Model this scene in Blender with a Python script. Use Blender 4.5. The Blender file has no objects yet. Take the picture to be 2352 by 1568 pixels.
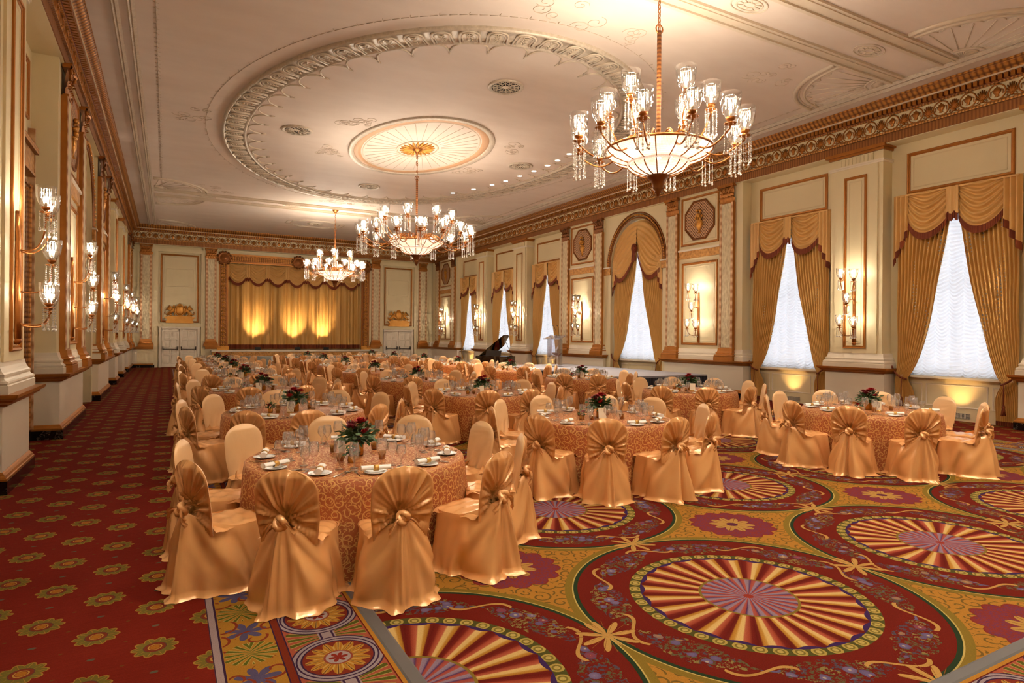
import bpy, math, random
from math import sin, cos, pi, radians, atan2, sqrt, hypot, floor
from mathutils import Vector, Matrix

# ------------------------------------------------------------------ camera, world, exposure
SC = bpy.context.scene
COL = SC.collection
F_PX, HORIZON, VPX, ROLL, EYE = 1434.4, 772.6, 384.1, .00835, 1.85     # in the 2352 x 1568 frame
YAW = math.atan((1176 - VPX) / F_PX)
_f = Vector((sin(YAW), cos(YAW), 0)); _r = Vector((cos(YAW), -sin(YAW), 0)); _u = Vector((0, 0, 1))
_right = _r * cos(ROLL) + _u * sin(ROLL); _up = _u * cos(ROLL) - _r * sin(ROLL)
cam = bpy.data.cameras.new('camera'); camo = bpy.data.objects.new('camera', cam); COL.objects.link(camo)
camo.matrix_world = Matrix(((_right.x, _up.x, -_f.x, 0), (_right.y, _up.y, -_f.y, 0), (_right.z, _up.z, -_f.z, EYE), (0, 0, 0, 1)))
cam.sensor_width = 36; cam.lens = F_PX / 2352 * 36; cam.shift_y = -(784 - HORIZON) / 2352
cam.clip_start = .05; cam.clip_end = 300
SC.camera = camo
W = bpy.data.worlds.new('daylight'); SC.world = W; W.use_nodes = True
W.node_tree.nodes['Background'].inputs[0].default_value = (.93, .95, 1.0, 1)
W.node_tree.nodes['Background'].inputs[1].default_value = 1.1
SC.view_settings.view_transform = 'Standard'; SC.view_settings.look = 'None'
SC.view_settings.gamma = 1; SC.view_settings.use_curve_mapping = False
SC.view_settings.exposure = 1.2
BULB_W = 46.0          # watts of each chandelier / sconce candle lamp
LAMP_COL = (1.0, .88, .72)
DOWN_W = 260.0         # watts of each recessed ceiling downlight
SC.cycles.use_denoising = True
SC.cycles.max_bounces = 4; SC.cycles.diffuse_bounces = 3; SC.cycles.glossy_bounces = 2
SC.cycles.transmission_bounces = 3; SC.cycles.transparent_max_bounces = 12
SC.cycles.use_adaptive_sampling = True; SC.cycles.adaptive_threshold = .13; SC.cycles.adaptive_min_samples = 12; SC.cycles.use_light_tree = False
SC.cycles.sample_clamp_indirect = 4; SC.cycles.caustics_reflective = False; SC.cycles.caustics_refractive = False

# ------------------------------------------------------------------ room measures (metres)
CX, CY = 6.90, 18.60                     # centre of the room
XL, XR = -2.08, 15.92                    # recess planes of the long walls
YF, YB = -2.1, 39.35                     # wall behind the camera, stage wall
ZC = 7.70                                # ceiling
WIN = [CY + k for k in (-15.3, -10.95, -6.6, 6.6, 10.95, 15.3)]
PIER = [CY + k for k in (-13.12, -8.77, 8.77, 13.12)]
BAY = [(CY - 18.85, CY - 16.6), (CY - 5.3, CY - 1.72), (CY + 1.72, CY + 5.3), (CY + 16.6, YB)]
D_PIER, D_DADO, D_PLINTH, D_RAIL = .38, .44, .50, .56

# ------------------------------------------------------------------ mesh helpers
class MB:
    def __init__(s): s.v = []; s.f = []; s.uv = None; s.sm = []
    def add(s, vs, fs, smooth=False):
        o = len(s.v); s.v += [tuple(v) for v in vs]; s.f += [tuple(i + o for i in f) for f in fs]; s.sm += [smooth] * len(fs); return s
    def box(s, x0, x1, y0, y1, z0, z1):
        if x0 > x1: x0, x1 = x1, x0
        if y0 > y1: y0, y1 = y1, y0
        return s.add([(x0,y0,z0),(x1,y0,z0),(x1,y1,z0),(x0,y1,z0),(x0,y0,z1),(x1,y0,z1),(x1,y1,z1),(x0,y1,z1)],
                     [(0,3,2,1),(4,5,6,7),(0,1,5,4),(1,2,6,5),(2,3,7,6),(3,0,4,7)])
    def lathe(s, prof, seg=16, c=(0,0,0), a0=0, a1=2*pi, smooth=True, sx=1, sy=1, M=None):
        full = abs(a1 - a0 - 2*pi) < 1e-6; n = seg if full else seg + 1; vs = []; fs = []
        for r, z in prof:
            for i in range(n):
                t = a0 + (a1 - a0) * i / seg
                p = Vector((r*cos(t)*sx, r*sin(t)*sy, z))
                if M is not None: p = M @ p
                vs.append((c[0]+p[0], c[1]+p[1], c[2]+p[2]))
        for j in range(len(prof) - 1):
            for i in range(seg):
                k = (i + 1) % n
                fs.append((j*n+i, j*n+k, (j+1)*n+k, (j+1)*n+i))
        return s.add(vs, fs, smooth)
    def tube(s, pts, r, seg=8, smooth=True, closed=False, cap=True):
        pts = [Vector(p) for p in pts]; n = len(pts); rr = r if isinstance(r, (list, tuple)) else [r]*n
        vs = []; up = None
        for i, p in enumerate(pts):
            if closed: t = pts[(i+1) % n] - pts[i-1]
            else: t = pts[min(i+1, n-1)] - pts[max(i-1, 0)]
            if t.length < 1e-9: t = Vector((0, 0, 1))
            t.normalize()
            if up is None:
                up = Vector((0, 0, 1)) if abs(t.z) < .9 else Vector((1, 0, 0))
            a = t.cross(up)
            if a.length < 1e-6: a = t.cross(Vector((1, 0, .3)))
            a.normalize(); b = a.cross(t); up = b
            for k in range(seg):
                an = 2*pi*k/seg; q = p + (a*cos(an) + b*sin(an))*rr[i]; vs.append(tuple(q))
        fs = []
        for i in range(n if closed else n - 1):
            j = (i+1) % n
            for k in range(seg):
                m = (k+1) % seg; fs.append((i*seg+k, i*seg+m, j*seg+m, j*seg+k))
        if cap and not closed:
            fs.append(tuple(range(seg))[::-1]); fs.append(tuple((n-1)*seg+k for k in range(seg)))
        return s.add(vs, fs, smooth)
    def grid(s, fn, nu, nv, smooth=True, closed_u=False):
        vs = []; n = nu if closed_u else nu + 1
        for j in range(nv + 1):
            for i in range(n): vs.append(tuple(fn(i/nu, j/nv)))
        fs = []
        for j in range(nv):
            for i in range(nu):
                k = (i+1) % n; fs.append((j*n+i, j*n+k, (j+1)*n+k, (j+1)*n+i))
        return s.add(vs, fs, smooth)
    def ball(s, c, r, seg=8, rings=6, sz=1.0, smooth=True):
        prof = [(r*sin(pi*j/rings) if 0 < j < rings else r*.001, -r*sz*cos(pi*j/rings)) for j in range(rings+1)]
        return s.lathe(prof, seg, c, smooth=smooth)
    def octa(s, c, r):
        x, y, z = c
        return s.add([(x+r,y,z),(x-r,y,z),(x,y+r,z),(x,y-r,z),(x,y,z+r),(x,y,z-r)],
                     [(0,2,4),(2,1,4),(1,3,4),(3,0,4),(2,0,5),(1,2,5),(3,1,5),(0,3,5)])
    def prism(s, poly, d0, d1, fn):
        n = len(poly); vs = [fn(a, b, d0) for a, b in poly] + [fn(a, b, d1) for a, b in poly]
        fs = [tuple(range(n))[::-1], tuple(range(n, 2*n))] + [(i, (i+1) % n, n+(i+1) % n, n+i) for i in range(n)]
        return s.add(vs, fs)
    def xf(s, M):
        s.v = [tuple(M @ Vector(v)) for v in s.v]; return s
    def mesh(s, name, mat):
        me = bpy.data.meshes.new(name); me.from_pydata(s.v, [], s.f)
        me.polygons.foreach_set('use_smooth', s.sm)
        if s.uv:
            ul = me.uv_layers.new(name='UVMap'); buf = []
            for p in me.polygons:
                for vi in p.vertices: buf += s.uv[vi]
            ul.data.foreach_set('uv', buf)
        if mat is not None: me.materials.append(mat)
        me.update(); return me
    def build(s, name, mat, parent=None, loc=None):
        return put(name, s.mesh(name, mat), parent, loc)

def put(name, me, parent=None, loc=None, rz=None):
    o = bpy.data.objects.new(name, me); COL.objects.link(o)
    if parent is not None: o.parent = parent
    if loc is not None: o.location = loc
    if rz is not None: o.rotation_euler = (0, 0, rz)
    return o
def empty(name, loc=(0, 0, 0), rz=0):
    o = bpy.data.objects.new(name, None); COL.objects.link(o); o.location = loc; o.rotation_euler = (0, 0, rz); o.empty_display_size = .1; return o
def tag(o, label, cat, group=None):
    o['label'] = label; o['category'] = cat
    if group: o['group'] = group
    return o
def struct(o, label=None):
    o['kind'] = 'structure'
    if label: o['label'] = label
    return o
def stuff(o):
    o['kind'] = 'stuff'; return o
def copy_tree(o, parent=None, loc=None, rz=None):
    c = o.copy(); COL.objects.link(c)
    if parent is not None: c.parent = parent
    if loc is not None: c.location = loc
    if rz is not None: c.rotation_euler = (0, 0, rz)
    for ch in o.children: copy_tree(ch, c)
    return c
ORD = ['first', 'second', 'third', 'fourth', 'fifth', 'sixth', 'seventh', 'eighth', 'ninth', 'tenth', 'eleventh', 'twelfth', 'thirteenth', 'fourteenth', 'fifteenth', 'sixteenth']

# ------------------------------------------------------------------ node expressions
NT = None
class E:
    def __init__(s, k): s.k = k
    def __add__(a, b): return mth('ADD', a, b)
    __radd__ = __add__
    def __sub__(a, b): return mth('SUBTRACT', a, b)
    def __rsub__(a, b): return mth('SUBTRACT', b, a)
    def __mul__(a, b): return mth('MULTIPLY', a, b)
    __rmul__ = __mul__
    def __truediv__(a, b): return mth('DIVIDE', a, b)
    def __rtruediv__(a, b): return mth('DIVIDE', b, a)
    def __neg__(a): return mth('MULTIPLY', a, -1.0)
    def __lt__(a, b): return mth('LESS_THAN', a, b)
    def __gt__(a, b): return mth('GREATER_THAN', a, b)
def setin(sock, v):
    if isinstance(v, E): NT.links.new(v.k, sock)
    elif v is not None: sock.default_value = v
def mth(op, a, b=None, c=None):
    n = NT.nodes.new('ShaderNodeMath'); n.operation = op
    for i, v in enumerate((a, b, c)):
        if v is not None: setin(n.inputs[i], v)
    return E(n.outputs[0])
def fr(a): return mth('FRACT', a)
def ab(a): return mth('ABSOLUTE', a)
def sn(a): return mth('SINE', a)
def cs(a): return mth('COSINE', a)
def sq(a): return mth('SQRT', a)
def at2(a, b): return mth('ARCTAN2', a, b)
def mn(a, b): return mth('MINIMUM', a, b)
def mx(a, b): return mth('MAXIMUM', a, b)
def hyp(a, b): return sq(a*a + b*b)
def band(v, lo, hi): return (v > lo) * (v < hi)
def mixc(f, a, b, mode='MIX'):
    n = NT.nodes.new('ShaderNodeMix'); n.data_type = 'RGBA'; n.blend_type = mode
    setin(n.inputs[0], f); 
    for i, v in ((6, a), (7, b)):
        if isinstance(v, E): NT.links.new(v.k, n.inputs[i])
        else: n.inputs[i].default_value = (*v[:3], 1)
    return E(n.outputs[2])
def mixf(f, a, b): return a + (b - a) * f if isinstance(a, E) or isinstance(b, E) else f * (b - a) + a
def ramp(f, stops, interp='LINEAR'):
    n = NT.nodes.new('ShaderNodeValToRGB'); n.color_ramp.interpolation = interp; e = n.color_ramp.elements
    while len(e) < len(stops): e.new(.5)
    for el, (p, c) in zip(e, stops): el.position = p; el.color = (*c[:3], 1)
    NT.links.new(f.k, n.inputs[0]); return E(n.outputs[0])
def position():
    g = NT.nodes.new('ShaderNodeNewGeometry'); s = NT.nodes.new('ShaderNodeSeparateXYZ'); NT.links.new(g.outputs['Position'], s.inputs[0])
    return E(s.outputs[0]), E(s.outputs[1]), E(s.outputs[2])
def coord(kind='Object'):
    g = NT.nodes.new('ShaderNodeTexCoord'); s = NT.nodes.new('ShaderNodeSeparateXYZ'); NT.links.new(g.outputs[kind], s.inputs[0])
    return E(s.outputs[0]), E(s.outputs[1]), E(s.outputs[2])
def vec(x, y, z=0.0):
    n = NT.nodes.new('ShaderNodeCombineXYZ')
    for i, v in enumerate((x, y, z)): setin(n.inputs[i], v)
    return E(n.outputs[0])
def noise(v, scale=5, detail=2, rough=.5):
    n = NT.nodes.new('ShaderNodeTexNoise'); n.inputs['Scale'].default_value = scale; n.inputs['Detail'].default_value = detail; n.inputs['Roughness'].default_value = rough
    if v is not None: NT.links.new(v.k, n.inputs['Vector'])
    return E(n.outputs['Fac'])
def voro(v, scale=5, rnd=1.0, feature='F1'):
    n = NT.nodes.new('ShaderNodeTexVoronoi'); n.feature = feature; n.inputs['Scale'].default_value = scale; n.inputs['Randomness'].default_value = rnd
    if v is not None: NT.links.new(v.k, n.inputs['Vector'])
    s = NT.nodes.new('ShaderNodeSeparateColor'); NT.links.new(n.outputs['Color'], s.inputs[0])
    return E(n.outputs['Distance']), E(s.outputs[0]), E(s.outputs[1]), E(n.outputs['Position'])
def C(r, g, b):
    f = lambda c: (c/255/12.92) if c/255 <= .04045 else ((c/255+.055)/1.055)**2.4
    return (f(r), f(g), f(b))
def begin(name):
    global NT
    m = bpy.data.materials.new(name); m.use_nodes = True; NT = m.node_tree
    return m, NT.nodes['Principled BSDF']
def pset(p, col=None, rough=.5, metal=0, spec=.5, bump=None, bstr=.3, bdist=.01, sheen=0, aniso=0, coat=0, trans=0):
    if col is not None:
        if isinstance(col, E): NT.links.new(col.k, p.inputs['Base Color'])
        else: p.inputs['Base Color'].default_value = (*col, 1)
    setin(p.inputs['Roughness'], rough); setin(p.inputs['Metallic'], metal)
    p.inputs['Specular IOR Level'].default_value = spec
    p.inputs['Sheen Weight'].default_value = sheen; p.inputs['Coat Weight'].default_value = coat
    p.inputs['Anisotropic'].default_value = aniso
    if bump is not None:
        b = NT.nodes.new('ShaderNodeBump'); b.inputs['Strength'].default_value = bstr; b.inputs['Distance'].default_value = bdist
        NT.links.new(bump.k, b.inputs['Height']); NT.links.new(b.outputs[0], p.inputs['Normal'])
def simple(name, col, rough=.5, metal=0, spec=.5, var=0.06, nscale=3, **kw):
    m, p = begin(name)
    if var:
        n = noise(vec(*coord('Object')), nscale, 3)
        c = mixc(n, tuple(x*(1-var) for x in col), tuple(min(1, x*(1+var)) for x in col))
    else: c = col
    pset(p, c, rough, metal, spec, **kw); return m
def emis(name, col, strength):
    m, p = begin(name); pset(p, (0, 0, 0), .5)
    p.inputs['Emission Color'].default_value = (*col, 1); p.inputs['Emission Strength'].default_value = strength
    m.cycles.emission_sampling = 'NONE'; return m
def glassy(name, col=(1, 1, 1), rough=.02, refl=.5, body=None, bodyfac=0.0, ior=None):
    """thin clear glass: mostly see-through, reflecting more at grazing angles"""
    m, p = begin(name); NT.nodes.remove(p)
    tr = NT.nodes.new('ShaderNodeBsdfTransparent'); tr.inputs[0].default_value = (*col, 1)
    gl = NT.nodes.new('ShaderNodeBsdfGlossy'); gl.inputs['Roughness'].default_value = rough
    fz = NT.nodes.new('ShaderNodeLayerWeight'); fz.inputs[0].default_value = refl; fac = E(fz.outputs['Facing'])
    if ior: fac = mth('POWER', fac, ior)*.85 + .03
    mi = NT.nodes.new('ShaderNodeMixShader'); NT.links.new(fac.k, mi.inputs[0])
    NT.links.new(tr.outputs[0], mi.inputs[1]); NT.links.new(gl.outputs[0], mi.inputs[2]); out = mi
    if bodyfac:
        df = NT.nodes.new('ShaderNodeBsdfDiffuse'); df.inputs[0].default_value = (*body, 1)
        m2 = NT.nodes.new('ShaderNodeMixShader'); m2.inputs[0].default_value = bodyfac
        NT.links.new(mi.outputs[0], m2.inputs[1]); NT.links.new(df.outputs[0], m2.inputs[2]); out = m2
    NT.links.new(out.outputs[0], NT.nodes['Material Output'].inputs[0]); return m
# ------------------------------------------------------------------ materials
MT = {}
MT['cream'] = simple('cream_paint', C(232, 214, 172), .45, var=.04, nscale=1.2)
MT['cream_lit'] = MT['cream']
MT['white'] = simple('ivory_paint', C(236, 222, 200), .4, var=.03, nscale=1.5)
MT['soffit'] = simple('cream_soffit_paint', C(214, 196, 156), .6, var=.04)
MT['panelfill'] = simple('cream_panel_paint', C(228, 208, 166), .5, var=.05, nscale=2)
def gold(name, a, b, ns, metal=.55, rough=.38, bump=None, bd=.01, bs=.4):
    m, p = begin(name); n = noise(vec(*coord('Object')), ns, 4, .6); pset(p, mixc(n, a, b), rough, metal, .5, bump=bump, bdist=bd, bstr=bs); return m
MT['gold'] = gold('antique_gold_leaf', C(150, 88, 30), C(196, 128, 52), 4)
MT['gold_dark'] = gold('dark_gilt', C(112, 62, 24), C(160, 98, 42), 5)
MT['gold_bright'] = gold('bright_gilt', C(196, 130, 46), C(226, 164, 76), 6, .5, .34)
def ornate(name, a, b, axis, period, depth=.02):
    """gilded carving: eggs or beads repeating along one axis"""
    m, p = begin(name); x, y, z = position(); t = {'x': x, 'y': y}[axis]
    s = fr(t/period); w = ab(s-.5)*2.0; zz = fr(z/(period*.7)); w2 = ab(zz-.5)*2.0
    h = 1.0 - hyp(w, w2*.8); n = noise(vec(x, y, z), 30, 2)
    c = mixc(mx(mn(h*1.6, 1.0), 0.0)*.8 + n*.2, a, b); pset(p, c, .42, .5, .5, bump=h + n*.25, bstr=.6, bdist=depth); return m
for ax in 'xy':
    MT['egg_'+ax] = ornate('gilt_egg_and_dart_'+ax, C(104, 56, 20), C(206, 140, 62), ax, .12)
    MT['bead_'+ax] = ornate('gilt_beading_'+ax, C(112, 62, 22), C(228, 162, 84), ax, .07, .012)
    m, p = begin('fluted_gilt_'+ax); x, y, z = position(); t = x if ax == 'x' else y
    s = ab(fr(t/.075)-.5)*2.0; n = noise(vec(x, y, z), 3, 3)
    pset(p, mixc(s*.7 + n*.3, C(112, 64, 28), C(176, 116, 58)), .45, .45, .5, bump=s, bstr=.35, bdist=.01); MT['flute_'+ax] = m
m, p = begin('gilt_guilloche'); x, y, z = position()
s = sn(z*26.0)*.5+.5; n = noise(vec(x, y, z), 40, 2)
pset(p, mixc(mn(s*.8+n*.4, 1.0), C(168, 106, 58), C(226, 186, 142)), .45, .25, .5, bump=s+n*.3, bstr=.5, bdist=.012); MT['guilloche'] = m
m, p = begin('cream_acanthus_relief'); x, y, z = position()
w = sn(z*7.0 + sn(z*21.0)*.8)*.5; d, r1, r2, _ = voro(vec(x*9.0, y*9.0, z*4.0), 1.6); n = noise(vec(x*6.0, y*6.0, z*6.0), 3, 3, .7)
pset(p, mixc(mn(d*.9+n*.3, 1.0), C(196, 172, 132), C(236, 220, 182)), .5, 0, .4, bump=d+n*.6+w*.2, bstr=.7, bdist=.02); MT['relief'] = m
m, p = begin('gilt_arabesque_band'); x, y, z = position(); d, r1, r2, _ = voro(vec(x*8.0, y*8.0, z*8.0), 1.4); n = noise(vec(x*8.0, y*8.0, z*8.0), 3, 3)
pset(p, mixc(mn(d*.9+n*.3, 1.0), C(150, 92, 34), C(222, 164, 88)), .45, .3, .5, bump=d, bstr=.5, bdist=.02); MT['arabesque'] = m
m, p = begin('pierced_grille'); x, y, z = position()
a1 = fr((y+x)/.105)-.5; a2 = fr((z)/.1)-.5; a3 = fr((y+x)/.105+.5)-.5; a4 = fr(z/.1+.5)-.5
d = mn(hyp(a1, a2), hyp(a3, a4)); hole = (d < .27)
pset(p, mixc(hole, C(212, 166, 122), C(112, 74, 48)), .5, .2, .4, bump=hole*-1.0, bstr=.8, bdist=.02); MT['grille'] = m
m, p = begin('ceiling_plaster'); x, y, z = position()
n = noise(vec(x*.35, y*.9, z), 1.3, 4, .6); n2 = noise(vec(x, y, z), .5, 2)
c = mixc(n, C(208, 188, 172), C(236, 222, 208)); c = mixc(n2*.35, c, C(222, 196, 174)); pset(p, c, .6, 0, .3); MT['ceiling'] = m
m, p = begin('ceiling_silver_moulding'); x, y, z = position(); n = noise(vec(x, y, z), 14, 4, .7)
pset(p, mixc(n, C(160, 140, 118), C(236, 222, 200)), .4, .15, .5); MT['silver'] = m
MT['silver_plain'] = simple('ceiling_moulding_plain', C(214, 196, 172), .45, .1, var=.08, nscale=6)
MT['relief_line'] = simple('ceiling_relief_paint', C(202, 180, 156), .6, var=.1)
MT['peach'] = simple('ceiling_border_paint', C(222, 196, 164), .6, var=.04)
MT['copper'] = simple('ceiling_copper_band', C(204, 160, 122), .5, .15, var=.1)
MT['dentil_gap'] = simple('dentil_red_ground', C(120, 52, 40), .6)
m, p = begin('black_marble'); x, y, z = position(); n = noise(vec(x, y, z), 2.5, 6, .7); v = (ab(n-.5) < .012)
pset(p, mixc(v, C(20, 16, 14), C(90, 80, 72)), .15, 0, .5); MT['marble'] = m

# ---- carpets
def pile(c, x, y):
    n = noise(vec(x, y, 0.0), 160, 2); return mixc(n, mixc(1.0, c, (.33, .32, .32), 'MULTIPLY'), mixc(1.0, c, (.68, .65, .66), 'MULTIPLY'))
def mat_aisle():
    m, p = begin('aisle_carpet'); x, y, z = position()
    ax = (fr((x+.68)/.63+.5)-.5)*.63; ay = (fr((y-4.24)/.62+.5)-.5)*.62
    bx = (fr((x+.68)/.63)-.5)*.63; by = (fr((y-4.24)/.62)-.5)*.62
    ra = hyp(ax, ay); rb = hyp(bx, by); w = rb < ra
    r = mn(ra, rb); th = at2(mixf(w, ay, by), mixf(w, ax, bx))
    R = .098 + ab(cs(th*5.0))*.028
    streak = noise(vec(x*3.0, y*60.0, 0.0), 2, 2)
    c = mixc(streak, C(124, 32, 20), C(156, 50, 32))
    # small leaf dots between the flowers
    dx = ax; dy = (fr((y-4.24)/.62)-.5)*.62; ex = bx; ey = (fr((y-4.24)/.62+.5)-.5)*.62
    dd = mn(hyp(dx, dy*1.6), hyp(ex, ey*1.6)); c = mixc(dd < .022, c, C(112, 104, 78))
    fx = ab(ab(ax)-.157); fy = ab(ab(ay)-.155); c = mixc(hyp(fx, fy*1.5) < .012, c, C(128, 78, 30))
    c = mixc(r < R, c, C(188, 140, 58)); c = mixc(r < R-.010, c, C(136, 120, 50))
    vein = ab(sn(th*5.0)) < .12; c = mixc((r < R-.012)*vein, c, C(186, 142, 54))
    c = mixc(r < .062, c, C(120, 74, 60)); c = mixc(r < .056, c, C(150, 62, 40)); c = mixc(band(r, .030, .038), c, C(214, 160, 70)); c = mixc(r < .026, c, C(196, 126, 40))
    pset(p, pile(c, x, y), .95, 0, .05); return m
def curls(v2x, v2y, scale, turns=1.35, wid=.16):
    """scrolling curls: one spiral in every cell of a jittered lattice"""
    d, r1, r2, pos = voro(vec(v2x*scale, v2y*scale, 0.0), 1.0, .75)
    s = NT.nodes.new('ShaderNodeSeparateXYZ'); NT.links.new(pos.k, s.inputs[0])
    dx = v2x*scale - E(s.outputs[0]); dy = v2y*scale - E(s.outputs[1])
    r = hyp(dx, dy); flip = (r2 > .5)*2.0-1.0; th = at2(dy, dx*flip)/(2*pi) + r1
    sp = ab(fr(r*turns*1.9 - th)-.5)
    return (sp < wid) * band(r, .07, .62), r, th
def mat_field():
    m, p = begin('ballroom_carpet'); x, y, z = position(); SX, SY = 2.53, 2.55
    u = (x-1.14)/SX; v = (y-3.10)/SY
    dx = (fr(u+.5)-.5)*SX; dy = (fr(v+.5)-.5)*SY; qx = (fr(u)-.5)*SX; qy = (fr(v)-.5)*SY
    r = hyp(dx, dy); th = at2(dy, dx); rq = hyp(qx, qy); tq = at2(qy, qx)
    s = fr(th*(24/(2*pi)))
    MAR, GOLD = C(122, 34, 22), C(196, 136, 52)
    # gold ground with scrolls and a double rosette between the circles
    sc, _, _ = curls(x, y, 7.5, 1.2, .12)
    c = mixc(sc*.75, GOLD, C(92, 84, 40))
    R1 = .355 + ab(cs(tq*7.0))*.05
    d, r1, r2, _ = voro(vec(x, y, 0.0), 55)
    pur = mixc(d*1.6, C(104, 62, 104), C(150, 60, 52))
    c = mixc(rq < R1+.012, c, C(150, 56, 44)); c = mixc(rq < R1, c, pur)
    R2 = .13 + ab(cs(tq*5.0))*.09
    c = mixc(rq < R2, c, C(206, 158, 80)); c = mixc((rq < R2)*(ab(sn(tq*5.0)) < .1), c, C(150, 96, 40)); c = mixc(rq < .055, c, C(104, 46, 70))
    # circle edge: olive, cream, dark green
    c = mixc(r < 1.315, c, C(150, 122, 46)); c = mixc(r < 1.262, c, C(214, 186, 104)); c = mixc(r < 1.252, c, C(48, 66, 40)); c = mixc(r < 1.222, c, MAR)
    # garland of flowers, leaves and ribbons on the maroon ring
    sw = ab(sn(th*4.0)); rc = 1.05 - sw*.035; wgt = sw*.135 - .02 + ab(sn(th*26.0))*.02
    off = ab(r - rc); inn = off < wgt
    d2, k1, k2, _ = voro(vec(x, y, 0.0), 11.5); nn = noise(vec(x, y, 0.0), 34, 3, .7)
    leaf = (nn > .52)*inn
    gc = ramp(k1, [(0, C(104, 98, 62)), (.35, C(150, 132, 72)), (.6, C(92, 80, 88)), (1, C(120, 92, 50))], 'CONSTANT')
    c = mixc(leaf, c, gc)
    fl = (d2 < .46 - off*1.2)*(off < wgt*.72)*(k2 > .36)
    fc = ramp(k1, [(0, C(132, 116, 150)), (.5, C(150, 132, 160)), (.72, C(206, 158, 78)), (.88, C(168, 72, 58))], 'CONSTANT')
    c = mixc(fl, c, mixc((d2 < .12)*.8, mixc(d2*1.6, fc, C(96, 78, 112)), C(206, 190, 150)))
    rib = ab(r - (1.06 + sn(th*12.0)*.085)) < .014; c = mixc(rib*(ab(cs(th*4.0)) > .72), c, C(208, 158, 82))
    # bows where two circles touch
    ex = SX/2 - ab(dx); ey = SY/2 - ab(dy)
    for bx, by in ((ex, dy), (dx, ey)):
        rb = hyp(bx, by); tb = at2(by, bx); c = mixc(rb < (.03 + ab(cs(tb*4.0+.6))*ab(cs(tb*4.0+.6))*.17), c, C(214, 164, 86)); c = mixc((rb < .2)*(ab(sn(tb*8.0+.4)) < .1), c, C(150, 96, 40))
    # egg moulding ring and fan rosette
    s2 = fr(th*(44/(2*pi))); eg = hyp((s2-.5)*.118, r-.80)
    oc = mixc(eg < .045, C(92, 88, 40), C(196, 168, 82)); oc = mixc(eg < .030, oc, C(140, 122, 52)); oc = mixc(eg < .018, oc, C(206, 180, 98))
    c = mixc(r < .842, c, oc); c = mixc(r < .764, c, C(72, 44, 92))
    fan = ramp(s, [(0, C(112, 34, 24)), (.10, C(120, 36, 26)), (.16, C(196, 134, 46)), (.26, C(206, 150, 62)), (.33, C(236, 194, 116)), (.50, C(240, 200, 124)), (.56, C(196, 104, 70)), (.72, C(176, 78, 52)), (.82, C(126, 38, 28)), (1, C(110, 28, 20))])
    c = mixc(r < .762 - sn(s*pi)*.034, c, fan)
    fin = ramp(fr(s+.45), [(0, C(92, 62, 108)), (.2, C(160, 136, 150)), (.5, C(166, 140, 152)), (.55, C(186, 96, 78)), (.85, C(176, 80, 66)), (1, C(92, 56, 100))])
    c = mixc(r < .345, c, C(150, 122, 50)); c = mixc(r < .325, c, fin); c = mixc(r < .035, c, C(168, 62, 46))
    pset(p, pile(c, x, y), .95, 0, .05); return m
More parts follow.
